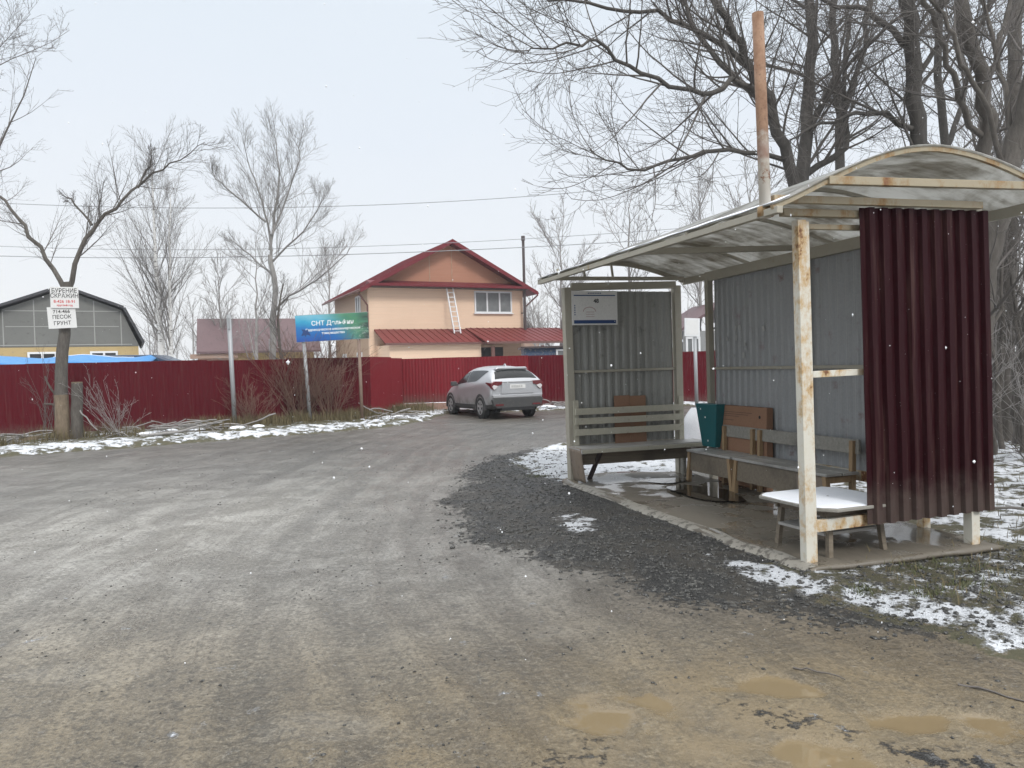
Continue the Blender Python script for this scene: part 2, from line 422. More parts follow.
def floor_mat():
    g = NG('wet_plywood')
    n = g.noise(1.1, 7, 0.65, None, 0.5); n2 = g.noise(5, 6, 0.65, g.mapv((2, 0.5, 1))); f = g.noise(50, 4)
    col = g.mix(n, (0.085, 0.070, 0.050), (0.175, 0.155, 0.125))
    y = g.xyz()[1]
    tan = g.math('MULTIPLY', g.math('SUBTRACT', 1.0, g.step(y, 0.2, 1.4)), g.step(n2, 0.3, 0.6))
    col = g.mix(g.math('MULTIPLY', tan, 0.75), col, (0.23, 0.125, 0.055))
    col = g.mix(g.math('MULTIPLY', g.step(n2, 0.55, 0.75), 0.6), col, (0.055, 0.05, 0.04))
    wet = g.step(g.noise(1.9, 6, 0.6), 0.47, 0.56)
    g.bump(g.math('ADD', n2, g.math('MULTIPLY', f, 0.4)), g.math('MULTIPLY', g.math('SUBTRACT', 1.0, wet), 0.7), 0.008)
    return g.fin(col, g.mix(wet, (0.62, 0.62, 0.62), (0.10, 0.10, 0.10)), 0, 0.5)
M['floor'] = floor_mat()
def water_mat():
    g = NG('puddle_water'); n = g.noise(3, 2)
    return g.fin(g.mix(n, (0.022, 0.018, 0.013), (0.035, 0.028, 0.02)), 0.03, 0, 0.55)
M['water'] = water_mat()

# ------------------------------------------------------------------ camera
P, R = rad(1.34), rad(1.5)
fw = Vector((0, math.cos(P), -math.sin(P))); r0 = Vector((1, 0, 0)); u0 = r0.cross(fw)
cr_ = r0 * math.cos(R) - u0 * math.sin(R); cu_ = r0 * math.sin(R) + u0 * math.cos(R)
cam = bpy.data.cameras.new('camera'); camo = bpy.data.objects.new('camera', cam); COL.objects.link(camo)
mw = Matrix.Identity(4)
for i in range(3):
    mw[i][0] = cr_[i]; mw[i][1] = cu_[i]; mw[i][2] = -fw[i]
mw[0][3], mw[1][3], mw[2][3] = 0, 0, 1.6
camo.matrix_world = mw
cam.sensor_width = 36; cam.lens = 770 / 1024 * 36; cam.clip_end = 2000; cam.clip_start = 0.05
scene.camera = camo

# ------------------------------------------------------------------ sky and light
w = bpy.data.worlds.new('World'); scene.world = w; w.use_nodes = True
nt = w.node_tree; bg = nt.nodes['Background']
sky = nt.nodes.new('ShaderNodeTexSky'); sky.sky_type = 'NISHITA'; sky.sun_disc = False
SUN_EL, SUN_AZ = rad(40), rad(155)
sky.sun_elevation = SUN_EL; sky.sun_rotation = SUN_AZ; sky.air_density = 1.0; sky.dust_density = 4.0
tc = nt.nodes.new('ShaderNodeTexCoord'); sp = nt.nodes.new('ShaderNodeSeparateXYZ'); nt.links.new(tc.outputs['Generated'], sp.inputs[0])
nz = nt.nodes.new('ShaderNodeTexNoise'); nz.inputs['Scale'].default_value = 1.6; nz.inputs['Detail'].default_value = 4
mp = nt.nodes.new('ShaderNodeMapping'); mp.inputs['Scale'].default_value = (1, 1, 3); nt.links.new(tc.outputs['Generated'], mp.inputs[0]); nt.links.new(mp.outputs[0], nz.inputs['Vector'])
ad = nt.nodes.new('ShaderNodeMath'); ad.operation = 'MULTIPLY_ADD'; nt.links.new(nz.outputs['Fac'], ad.inputs[0]); ad.inputs[1].default_value = 0.18; nt.links.new(sp.outputs['Z'], ad.inputs[2])
rp = nt.nodes.new('ShaderNodeValToRGB'); nt.links.new(ad.outputs[0], rp.inputs[0])
el = rp.color_ramp.elements
stops = [(0.0, (0.93, 0.955, 0.985)), (0.18, (0.955, 0.98, 1.01)), (0.40, (0.86, 0.925, 1.01)), (0.62, (0.82, 0.91, 1.0)), (1.0, (1.0, 1.0, 1.0))]
while len(el) < len(stops): el.new(0.5)
for e, (p, c) in zip(el, stops): e.position = p; e.color = c + (1,)
sc_ = nt.nodes.new('ShaderNodeVectorMath'); sc_.operation = 'SCALE'; sc_.inputs['Scale'].default_value = 10.0
nt.links.new(rp.outputs[0], sc_.inputs[0])
# thicker, brighter cloud overhead
zen = nt.nodes.new('ShaderNodeMapRange'); nt.links.new(sp.outputs['Z'], zen.inputs[0])
zen.inputs[1].default_value = 0.42; zen.inputs[2].default_value = 0.95; zen.inputs[3].default_value = 8.3; zen.inputs[4].default_value = 23.0
nt.links.new(zen.outputs[0], sc_.inputs['Scale'])
hs = nt.nodes.new('ShaderNodeHueSaturation'); hs.inputs['Saturation'].default_value = 0.3; nt.links.new(sky.outputs[0], hs.inputs['Color'])
mxw = nt.nodes.new('ShaderNodeMix'); mxw.data_type = 'RGBA'; mxw.inputs[0].default_value = 0.93
nt.links.new(hs.outputs[0], mxw.inputs[6]); nt.links.new(sc_.outputs[0], mxw.inputs[7])
nt.links.new(mxw.outputs[2], bg.inputs['Color']); bg.inputs['Strength'].default_value = 0.1
sl = bpy.data.lights.new('sun', 'SUN'); sl.energy = 1.5; sl.angle = rad(14); sl.color = (1, 0.97, 0.93)
so = bpy.data.objects.new('sun', sl); COL.objects.link(so)
d = Vector((math.sin(SUN_AZ) * math.cos(SUN_EL), math.cos(SUN_AZ) * math.cos(SUN_EL), math.sin(SUN_EL)))
so.rotation_euler = d.to_track_quat('Z', 'Y').to_euler()
vs_ = scene.view_settings
vs_.view_transform = 'Standard'; vs_.look = 'None'; vs_.exposure = 0.25; vs_.gamma = 1.0; vs_.use_curve_mapping = False

# ------------------------------------------------------------------ terrain
rng = random.Random(7)
nprng = np.random.default_rng(7)
SA = np.array([2.222, 5.841]); SX = np.array([0.951, 0.3093]); SY = np.array([-0.3093, 0.951])
SROT = math.atan2(0.3093, 0.951)
def SW(x, y, z=0.0):
    p = SA + SX * x + SY * y
    return Vector((p[0], p[1], z))

def seg_dist(x, y, pts):
    """signed distance to polyline (positive on its left), and arc length"""
    best = np.full(x.shape, 1e9); sgn = np.ones(x.shape); arc = np.zeros(x.shape); acc = 0.0
    for (x0, y0), (x1, y1) in zip(pts[:-1], pts[1:]):
        dx, dy = x1 - x0, y1 - y0; L2 = dx * dx + dy * dy; L = math.sqrt(L2)
        t = np.clip(((x - x0) * dx + (y - y0) * dy) / L2, 0, 1)
        px, py = x - x0 - t * dx, y - y0 - t * dy
        dd = np.sqrt(px * px + py * py); m = dd < best
        best = np.where(m, dd, best); sgn = np.where(m, np.sign(dx * (y - y0) - dy * (x - x0)), sgn)
        arc = np.where(m, acc + t * L, arc); acc += L
    return best * np.where(sgn == 0, 1, sgn), arc
def sstep(v, a, b):
    t = np.clip((v - a) / (b - a), 0, 1); return t * t * (3 - 2 * t)
def in_poly(x, y, poly):
    """signed distance, positive inside"""
    dmin = np.full(x.shape, 1e9); ins = np.zeros(x.shape, bool); n = len(poly)
    for i in range(n):
        (x0, y0), (x1, y1) = poly[i], poly[(i + 1) % n]
        dx, dy = x1 - x0, y1 - y0
        t = np.clip(((x - x0) * dx + (y - y0) * dy) / (dx * dx + dy * dy), 0, 1)
        dmin = np.minimum(dmin, np.hypot(x - x0 - t * dx, y - y0 - t * dy))
        c = ((y0 > y) != (y1 > y)) & (x < dx * (y - y0) / (dy if dy else 1e-9) + x0)
        ins ^= c
    return np.where(ins, dmin, -dmin)

VERGE = [(-24, 9.0), (-14, 13.6), (-10.46, 15.65), (-8.66, 16.9), (-6.54, 18.4), (-4.71, 19.8), (-3.2, 21.2), (-2.6, 23.0), (-2.2, 26.6), (2.0, 27.0), (10, 27.6), (24, 28.5)]
GRAVEL = [(0.35, 14.6), (-0.30, 13.6), (-0.62, 11.5), (-0.66, 9.3), (-0.30, 7.2), (0.45, 6.0), (1.25, 5.15), (2.3, 4.45), (3.4, 3.9), (6, 3.2), (9, 4), (6, 6), (3.7, 6.0), (2.22, 5.84), (0.78, 10.3), (0.9, 13.5)]
LANE = [(-0.5, -4), (-1.1, 3.1), (-1.6, 4.6), (-2.0, 6.5), (-2.2, 10), (-2.0, 15), (-1.0, 20), (1.5, 23.4), (9, 25.2), (20, 26)]
BEND = [(1.2, 2.2), (0.35, 3.4), (-0.2, 4.3), (-0.65, 5.4), (-1.0, 7.4), (-1.2, 11), (-0.9, 16.5), (0.8, 20.5), (5, 23)]
RIGHTSNOW = [(1.80, 6.0), (1.72, 5.60), (1.95, 4.95), (2.45, 4.0), (3.2, 3.5), (6, 4.4), (9, 7), (8, 12), (4.1, 6.6), (3.6, 6.0)]
ENDSNOW = [(0.75, 10.35), (0.35, 10.7), (-0.15, 12.4), (-0.12, 13.4), (0.5, 15.3), (1.35, 16.2), (2.6, 15.2), (3.6, 12.6), (2.6, 11.0)]
BACKSNOW = [(2.7, 11.3), (3.9, 6.5), (6, 5.2), (30, 4), (40, 40), (6, 24), (3.2, 18), (2.6, 15)]
PUDDLES = [(0.44, 3.50, 0.36, 0.24), (1.19, 3.10, 0.34, 0.20), (1.58, 3.36, 0.26, 0.14), (2.02, 3.32, 0.30, 0.16), (1.2, 3.72, 0.24, 0.14),
           ]
WETS = [(-2.0, 11.2, 0.3, 0.35), (-0.9, 3.4, 0.6, 0.2), (-1.1, 15.1, 0.8, 0.8), (-5.2, 9.3, 1.1, 0.35), (-3.6, 6.6, 0.6, 0.25), (-2.6, 4.2, 0.7, 0.25), (-5.0, 14, 1.2, 0.5), (-0.7, 8.0, 0.35, 0.3), (-7.8, 12.3, 1.4, 0.4), (-1.7, 8.8, 0.5, 0.4), (0.2, 4.6, 0.6, 0.25)]
def fbm(x, y, s, seed, octv=4):
    out = np.zeros(x.shape); amp = 1.0; tot = 0.0
    r = np.random.default_rng(seed)
    for o in range(octv):
        for k in range(4):
            a = r.uniform(0, 2 * math.pi); ph = r.uniform(0, 6.28); f = s * r.uniform(0.7, 1.4)
            ph2 = r.uniform(0, 6.28); a2 = a + r.uniform(0.8, 2.2)
            out += amp * 0.5 * np.sin((x * math.cos(a) + y * math.sin(a)) * f + ph + 1.3 * np.sin((x * math.cos(a2) + y * math.sin(a2)) * f * 0.7 + ph2))
        tot += amp; amp *= 0.55; s *= 2.1
    return out / tot
def fields(x, y):
    F_ = {}
    sd, _ = seg_dist(x, y, VERGE)                        # >0 beyond the road edge
    sd = sd + 0.12 * fbm(x, y, 1.8, 1)
    gd = in_poly(x, y, GRAVEL) + 0.16 * fbm(x, y, 2.2, 2)
    ln, al = seg_dist(x, y, LANE)
    rs = in_poly(x, y, RIGHTSNOW) + 0.12 * fbm(x, y, 3.0, 3)
    es = in_poly(x, y, ENDSNOW) + 0.10 * fbm(x, y, 3.0, 4)
    bs = in_poly(x, y, BACKSNOW) + 0.15 * fbm(x, y, 2.0, 5)
    F_['verge'] = sstep(sd, -0.1, 0.25)
    sn = sstep(sd, -0.05, 0.35) * (1 - 0.5 * sstep(sd, 1.1, 2.2)) * (0.62 + 0.16 * fbm(x, y, 1.1, 17))
    sn = np.maximum(sn, sstep(rs, -0.15, 0.35) * 0.43)
    ss_, _ = seg_dist(x, y, [(1.70, 5.95), (1.98, 5.35), (2.35, 4.85), (2.75, 4.35), (3.3, 3.85), (4.2, 3.4)])
    sn = np.maximum(sn, (0.64 + 0.24 * fbm(x, y, 2.2, 95, 2)) * np.exp(-((ss_ + 0.05 * fbm(x, y, 4.0, 96)) / (0.17 + 0.24 * sstep(x, 1.95, 3.0))) ** 4))
    sn = np.maximum(sn, sstep(es, -0.15, 0.4) * 0.80)
    sn = np.maximum(sn, sstep(bs, -0.1, 0.4) * 0.62)
    r1 = np.hypot((x - 0.62) / 0.26, (y - 7.65) / 0.62)
    sn = np.maximum(sn, (1 - sstep(r1, 0.45, 1.15)) * 0.60)
    F_['snow'] = sn
    cd_, _ = seg_dist(x, y, [(0.1, 3.0), (0.32, 3.22), (0.78, 3.74), (1.04, 3.50), (1.55, 3.05), (2.2, 2.7)])
    F_['gravel'] = np.maximum(sstep(gd, -0.45, 0.25), (0.42 + 0.25 * fbm(x, y, 3.0, 88, 2)) * np.exp(-(cd_ / 0.15) ** 2))
    F_['soil'] = np.maximum(np.maximum(sstep(bs, -0.1, 0.2), sstep(rs, -0.1, 0.2)), sstep(es, 0.0, 0.3))
    pd = np.zeros(x.shape)
    for i, (px, py, a, b) in enumerate(PUDDLES):
        rr = np.hypot((x - px) / a, (y - py) / b) + 0.55 * fbm(x, y, 9.0, 20 + i, 3)
        pd = np.maximum(pd, 1 - sstep(rr, 0.2, 1.35))
    wt = np.zeros(x.shape)
    for i, (px, py, a, b) in enumerate(WETS):
        rr = np.hypot((x - px) / a, (y - py) / b) + 0.5 * fbm(x, y, 2.5, 50 + i, 3)
        wt = np.maximum(wt, 1 - sstep(rr, 0.2, 1.3))
    F_['wet'] = wt
    F_['puddle'] = pd * (1 - F_['gravel']) * (1 - F_['verge'])
    F_['lane'] = ln; F_['along'] = al
    bd, ba = seg_dist(x, y, BEND)
    tr = np.zeros(x.shape); wob = 0.06 * np.sin(al * 0.9) + 0.05 * fbm(x, y, 0.8, 60, 2)
    for c, wd, st in ((0.05, 0.15, 1.0), (1.62, 0.14, 0.9), (-0.42, 0.11, 0.7), (0.52, 0.10, 0.5), (2.35, 0.16, 0.7), (3.9, 0.16, 0.6), (-1.5, 0.13, 0.7)):
        tr = np.maximum(tr, st * np.exp(-np.abs((ln - c + wob) / wd) ** 3) * (0.85 + 0.5 * fbm(x, y, 1.1, 61 + int(c * 7) % 9, 2)))
    for c, wd, st in ((0.0, 0.12, 1.0), (0.30, 0.09, 0.7), (0.62, 0.12, 0.8), (-0.35, 0.10, 0.6), (1.15, 0.12, 0.5)):
        tr = np.maximum(tr, st * np.exp(-np.abs((bd - c + wob) / wd) ** 3) * (0.85 + 0.5 * fbm(x, y, 1.0, 71 + int(c * 9) % 9, 2)))
    F_['track'] = np.clip(tr, 0, 1) * (1 - F_['gravel']) * (1 - F_['verge'])
    # warm clay tone close to the camera and at the far bend
    red = np.exp(-(((x + 1.7) / 1.3) ** 2 + ((y - 15) / 4.0) ** 2))
    F_['clay'] = np.clip(0.6 * np.exp(-(((x - 1.4) / 1.7) ** 2 + ((y - 3.0) / 1.3) ** 2)) + 0.75 * (1 - sstep(y, 2.9, 6.2)), 0, 1)
    F_['red'] = red
    F_['silt'] = np.clip((np.exp(-((x - 1.3) / 1.25) ** 2 - ((y - 3.25) / 0.75) ** 2)) * (0.85 + 0.7 * fbm(x, y, 2.6, 92, 3)), 0, 1)
    # soaked darker ground at the bend and beside the gravel, wet sheen painted in on the left
    F_['damp'] = np.clip(0.80 * sstep(y, 10.5, 17) + 0.75 * np.exp(-np.maximum(0, -gd) ** 2 / 0.55) * (1 - sstep(gd, 0.3, 0.6)) * (1 - sstep(y, 5.5, 7.5)) * sstep(x, -0.3, 0.9) + 0.12 * fbm(x, y, 0.9, 90, 3), 0, 1)
    F_['pale'] = np.clip(np.exp(-((x + 4.0) / 2.8) ** 2 - ((y - 7.6) / 3.2) ** 2) + 0.25 * fbm(x, y, 0.7, 91, 3), 0, 1)
    # height
    z = 0.010 * fbm(x, y, 0.7, 6) + 0.003 * fbm(x, y, 3.0, 8)
    road = (1 - F_['verge'])
    rut = np.zeros(x.shape)
    for c in (-1.75, -0.55, 0.55, 1.7):
        rut += np.exp(-((ln - c) / 0.22) ** 2)
    z -= 0.008 * rut * road * (1 - F_['gravel']) + 0.014 * F_['track']
    z += F_['track'] * 0.002 * np.sin(al * 42 + np.sign(ln) * 1.2) + 0.008 * np.maximum(0, fbm(x, y, 1.6, 33)) * road
    z += 0.004 * np.sin(ln * 17 + 2 * np.sin(al * 0.6)) * np.exp(-(ln / 2.6) ** 2) * road * (1 - F_['gravel']) * (0.5 + fbm(x, y, 0.9, 15)) + 0.003 * fbm(x, y, 6.0, 16) * road
    z += F_['gravel'] * (0.008 + 0.006 * fbm(x, y, 9, 9))
    z += 0.10 * sstep(sd, 0.0, 0.5) + 0.05 * sstep(sd, 0, 0.3) * fbm(x, y, 3.5, 10)
    z += 0.03 * sstep(rs, 0, 0.4) * (0.6 + fbm(x, y, 6, 11)) + 0.04 * sstep(es, 0.1, 0.5) * (0.6 + fbm(x, y, 4, 12))
    z += sstep(bs, 0, 0.6) * (0.03 + 0.05 * fbm(x, y, 2.5, 13))
    fl0 = sstep(F_['puddle'], 0.25, 0.7); z = z * (1 - fl0) + fl0 * (-0.016)
    # keep the ground below the shelter floor and the car
    lx = (x - SA[0]) * SX[0] + (y - SA[1]) * SX[1]; ly = (x - SA[0]) * SY[0] + (y - SA[1]) * SY[1]
    under = sstep(lx, -0.2, 0.0) * (1 - sstep(lx, 1.7, 1.9)) * sstep(ly, -0.25, -0.05) * (1 - sstep(ly, 4.6, 4.9))
    z = z * (1 - under) - 0.01 * under
    return z, F_
def gz(x, y):
    z, _ = fields(np.array([x], float), np.array([y], float)); return float(z[0])

def lines(segs):
    out = [segs[0][0]]
    for a, b, st0, st1 in segs:
        p = a
        while p < b - 1e-6:
            t = (p - a) / (b - a); p = min(b, p + st0 + (st1 - st0) * t); out.append(p)
    return np.array(sorted(set(round(v, 4) for v in out)))
xs = lines([(-22, -5, 0.5, 0.09), (-5, -2, 0.09, 0.035), (-2, 4, 0.035, 0.035), (4, 16, 0.04, 0.4)])
ys = lines([(-3, 1.5, 0.5, 0.1), (1.5, 2.6, 0.06, 0.025), (2.6, 7, 0.025, 0.05), (7, 16, 0.05, 0.10), (16, 30, 0.10, 0.16)])
X, Y = np.meshgrid(xs, ys)
Z, FL = fields(X.ravel(), Y.ravel())
nx, ny = len(xs), len(ys)
def np_mesh(name, verts, faces, mat, smooth=True):
    me = bpy.data.meshes.new(name)
    nf, k = faces.shape
    me.vertices.add(len(verts)); me.vertices.foreach_set('co', np.ascontiguousarray(verts, dtype=np.float32).ravel())
    me.loops.add(nf * k); me.loops.foreach_set('vertex_index', np.ascontiguousarray(faces, dtype=np.int32).ravel())
    me.polygons.add(nf); me.polygons.foreach_set('loop_start', np.arange(0, nf * k, k, dtype=np.int32))
    me.polygons.foreach_set('use_smooth', np.full(nf, smooth))
    me.update(); me.validate()
    me.materials.append(mat)
    return me
idx = np.arange(nx * ny).reshape(ny, nx)
faces = np.stack([idx[:-1, :-1], idx[:-1, 1:], idx[1:, 1:], idx[1:, :-1]], -1).reshape(-1, 4)

def ground_mat():
    g = NG('wet_mud_gravel_snow'); P_ = g.tc.outputs['Object']
    g = NG('wet_mud_gravel_snow')
    n1 = g.noise(0.55, 6, 0.6); n2 = g.noise(3.2, 7, 0.65); n3 = g.noise(17, 5, 0.65); nf = g.noise(75, 5, 0.7); nm = g.noise(1.4, 8, 0.7, None, 0.8)
    lv = g.comb(g.math('MULTIPLY', g.attr('lane'), 4.0), g.math('MULTIPLY', g.attr('along'), 0.5))
    ns = g.noise(1.0, 6, 0.65, lv, 0.9)
    lv2 = g.comb(g.math('MULTIPLY', g.attr('lane'), 16.0), g.math('MULTIPLY', g.attr('along'), 1.8))
    ns2 = g.noise(1.0, 5, 0.6, lv2, 0.8)
    mud = g.mix(g.ramp(nm, [(0.40, 0.0), (0.60, 1.0)]), (0.105, 0.097, 0.082), (0.215, 0.204, 0.184))
    wetm = g.step(g.math('ADD', g.math('MULTIPLY', g.attr('wet'), 0.8), g.math('MULTIPLY', g.math('SUBTRACT', n2, 0.5), 2.2)), 0.35, 0.95)
    claym = g.math('MULTIPLY', g.attr('clay'), g.lerp(n2, 0.35, 1.15))
    mud = g.mix(claym, mud, g.mix(nm, (0.120, 0.100, 0.066), (0.205, 0.168, 0.112)))
    mud = g.mix(g.math('MULTIPLY', g.math('MULTIPLY', g.attr('red'), 0.7), g.step(n2, 0.45, 0.65)), mud, (0.19, 0.13, 0.105))
    mud = g.mix(g.math('MULTIPLY', g.step(ns, 0.49, 0.60), 0.42), mud, (0.085, 0.077, 0.065))
    mud = g.mix(g.math('MULTIPLY', g.step(ns2, 0.50, 0.62), 0.34), mud, (0.07, 0.064, 0.054))
    sn_ = g.math('SINE', g.math('ADD', g.math('MULTIPLY', g.attr('along'), 78.0), g.math('MULTIPLY', g.math('ABSOLUTE', g.attr('lane')), 26.0)))
    tread = g.lerp(g.step(g.math('ADD', sn_, g.math('MULTIPLY', g.math('SUBTRACT', n3, 0.5), 5.0)), -0.5, 0.5), 0.72, 1.0)
    trk = g.math('MULTIPLY', g.math('MULTIPLY', g.attr('track'), tread), g.lerp(g.step(n2, 0.35, 0.6), 0.35, 1.1))
    mud = g.mix(g.math('MULTIPLY', trk, 0.85), mud, (0.066, 0.060, 0.051))
    mud = g.mix(g.math('MULTIPLY', wetm, 0.3), mud, (0.20, 0.19, 0.168))
    mud = g.mix(g.math('MULTIPLY', g.step(n3, 0.51, 0.59), g.lerp(g.step(nm, 0.4, 0.6), 0.8, 0.35)), mud, (0.060, 0.055, 0.046))
    n4 = g.noise(38, 4, 0.7)
    mud = g.mix(g.math('MULTIPLY', g.step(n4, 0.52, 0.60), 0.62), mud, (0.055, 0.050, 0.042))
    mud = g.mix(g.math('MULTIPLY', g.step(n4, 0.46, 0.36), 0.40), mud, (0.29, 0.275, 0.245))
    speck = g.math('MULTIPLY', g.step(g.voro(22), 0.30, 0.18), g.step(n2, 0.50, 0.58))
    mud = g.mix(g.math('MULTIPLY', speck, 0.75), mud, (0.045, 0.042, 0.037))
    mud = g.mix(g.math('MULTIPLY', g.step(nf, 0.5, 0.64), 0.38), mud, (0.26, 0.25, 0.225))
    mud = g.mix(g.math('MULTIPLY', g.step(nf, 0.5, 0.36), 0.45), mud, (0.065, 0.06, 0.05))
    mud = g.mix(g.math('MULTIPLY', g.attr('damp'), 0.85), mud, g.mix(1.0, mud, (0.50, 0.455, 0.42), 'MULTIPLY'))
    mud = g.mix(g.attr('pale'), mud, g.mix(1.0, g.mix(1.0, mud, (0.78, 0.80, 0.82), 'MULTIPLY'), mud, 'ADD'))  # mud colour lightened on the left to stand for wet sheen
    tint = g.math('MULTIPLY', g.attr('clay'), g.lerp(g.step(nm, 0.36, 0.62), 0.55, 1.0))
    mud = g.mix(tint, mud, g.mix(1.0, mud, (1.08, 0.97, 0.76), 'MULTIPLY'))
    silt = g.math('MULTIPLY', g.attr('silt'), g.lerp(g.step(n2, 0.38, 0.6), 0.2, 1.0))
    mud = g.mix(g.math('MULTIPLY', silt, 0.85), mud, (0.205, 0.158, 0.094))
    cell = g.voro(88, out='Color'); cs = g.xyz(cell)
    grav = g.mix(g.math('POWER', cs[0], 2.6), (0.006, 0.0058, 0.0054), (0.062, 0.060, 0.055))
    grav = g.mix(g.math('MULTIPLY', g.step(g.xyz(g.voro(30, out='Color'))[1], 0.86, 0.93), 0.7), grav, (0.17, 0.165, 0.15))
    grav = g.mix(g.math('MULTIPLY', g.step(nm, 0.44, 0.58), 0.8), grav, g.mix(n3, (0.030, 0.026, 0.020), (0.068, 0.058, 0.044)))
    soil = g.mix(n2, (0.075, 0.06, 0.035), (0.055, 0.06, 0.028))
    soil = g.mix(g.step(n3, 0.5, 0.7), soil, (0.13, 0.10, 0.06))
    br = g.math('ADD', g.math('MULTIPLY', g.math('SUBTRACT', n2, 0.5), 1.3), g.math('MULTIPLY', g.math('SUBTRACT', n3, 0.5), 1.5))
    gm = g.step(g.math('ADD', g.attr('gravel'), g.math('MULTIPLY', br, 1.25)), 0.42, 0.62)
    sm = g.step(g.math('ADD', g.math('MAXIMUM', g.attr('verge'), g.attr('soil')), g.math('MULTIPLY', br, 0.6)), 0.42, 0.58)
    br2 = g.math('ADD', g.math('MULTIPLY', g.math('SUBTRACT', g.noise(4.2, 5, 0.62), 0.5), 2.4), g.math('MULTIPLY', g.math('SUBTRACT', n3, 0.5), 0.9))
    wm0 = g.math('ADD', g.attr('snow'), br2)
    wms = g.math('ADD', wm0, g.math('MULTIPLY', g.math('SUBTRACT', nf, 0.5), 0.6))
    slush = g.step(wms, 0.40, 0.52); wm = g.step(wms, 0.50, 0.62)
    pm = g.step(g.math('ADD', g.attr('puddle'), g.math('MULTIPLY', br, 0.6)), 0.28, 0.85)
    pud = g.mix(g.attr('red'), (0.190, 0.145, 0.084), (0.19, 0.145, 0.115))
    col = g.mix(gm, mud, grav); col = g.mix(sm, col, soil); col = g.mix(pm, col, pud)
    snowc = g.mix(n3, (0.44, 0.455, 0.48), (0.72, 0.74, 0.77))
    col = g.mix(g.math('MULTIPLY', slush, 0.45), col, (0.36, 0.36, 0.36))
    col = g.mix(wm, col, snowc)
    wet = g.step(g.math('ADD', g.math('MULTIPLY', n1, 0.5), g.math('MULTIPLY', ns, 0.5)), 0.40, 0.60)
    r_ = g.mix(wet, (0.42, 0.42, 0.42), (0.15, 0.15, 0.15))
    r_ = g.mix(g.math('MULTIPLY', trk, 0.6), r_, (0.2, 0.2, 0.2))
    r_ = g.mix(g.math('MULTIPLY', wetm, 0.7), r_, (0.14, 0.14, 0.14))
    r_ = g.mix(g.lerp(nf, 0, 0.5), r_, (0.7, 0.7, 0.7))
    r_ = g.mix(gm, r_, (0.5, 0.5, 0.5)); r_ = g.mix(sm, r_, (0.85, 0.85, 0.85)); r_ = g.mix(wm, r_, (0.7, 0.7, 0.7))
    r_ = g.mix(g.math('MULTIPLY', pm, g.math('SUBTRACT', 1.0, wm)), r_, (0.03, 0.03, 0.03))
    vd = g.voro(88)
    h = g.math('ADD', g.math('MULTIPLY', n3, 1.0), g.math('MULTIPLY', nf, 0.55))
    h = g.math('ADD', h, g.math('MULTIPLY', ns2, 0.4))
    h = g.math('SUBTRACT', h, g.math('MULTIPLY', trk, 0.9))
    h = g.math('ADD', h, g.math('MULTIPLY', g.math('MULTIPLY', gm, g.math('SUBTRACT', 1.0, vd)), 1.2))
    h = g.math('ADD', h, g.math('MULTIPLY', wm, 1.1))
    st = g.math('MULTIPLY', g.math('SUBTRACT', 1.0, g.math('MULTIPLY', pm, g.math('SUBTRACT', 1.0, wm))), 0.9)
    st = g.math('MULTIPLY', st, g.math('SUBTRACT', 1.0, g.math('MULTIPLY', wetm, 0.6)))
    g.bump(h, st, 0.018)
    return g.fin(col, r_, 0, 0.5)
M['ground'] = ground_mat()
me = np_mesh('road', np.stack([X.ravel(), Y.ravel(), Z], -1), faces, M['ground'])
for k in ('verge', 'snow', 'gravel', 'soil', 'puddle', 'lane', 'along', 'clay', 'red', 'wet', 'track', 'damp', 'pale', 'silt'):
    a = me.attributes.new(k, 'FLOAT', 'POINT'); a.data.foreach_set('value', FL[k].astype(np.float32))
road = bpy.data.objects.new('road', me); link(road); tag(road, 'muddy unpaved road with gravel apron, ruts, puddles and thin snow', 'road', kind='structure')

def far_mat():
    g = NG('snowy_field'); n = g.noise(0.5, 6, 0.65); n2 = g.noise(3, 6, 0.65); f = g.noise(14, 4)
    soil = g.mix(n2, (0.085, 0.065, 0.04), (0.06, 0.06, 0.03))
    m = g.step(g.math('ADD', g.math('MULTIPLY', n, 0.5), g.math('MULTIPLY', f, 0.5)), 0.42, 0.52)
    g.bump(f, 0.4, 0.03)
    return g.fin(g.mix(m, soil, (0.74, 0.77, 0.82)), 0.8)
M['field'] = far_mat()
gb = MB().grid([[(x, y, -0.12) for x in (-600, -200, -60, 0, 60, 200, 600)] for y in (-200, -50, 0, 50, 200, 500, 900)])
tag(gb.build('ground', M['field']), 'snow-dusted open ground beyond the road', 'ground', kind='structure')

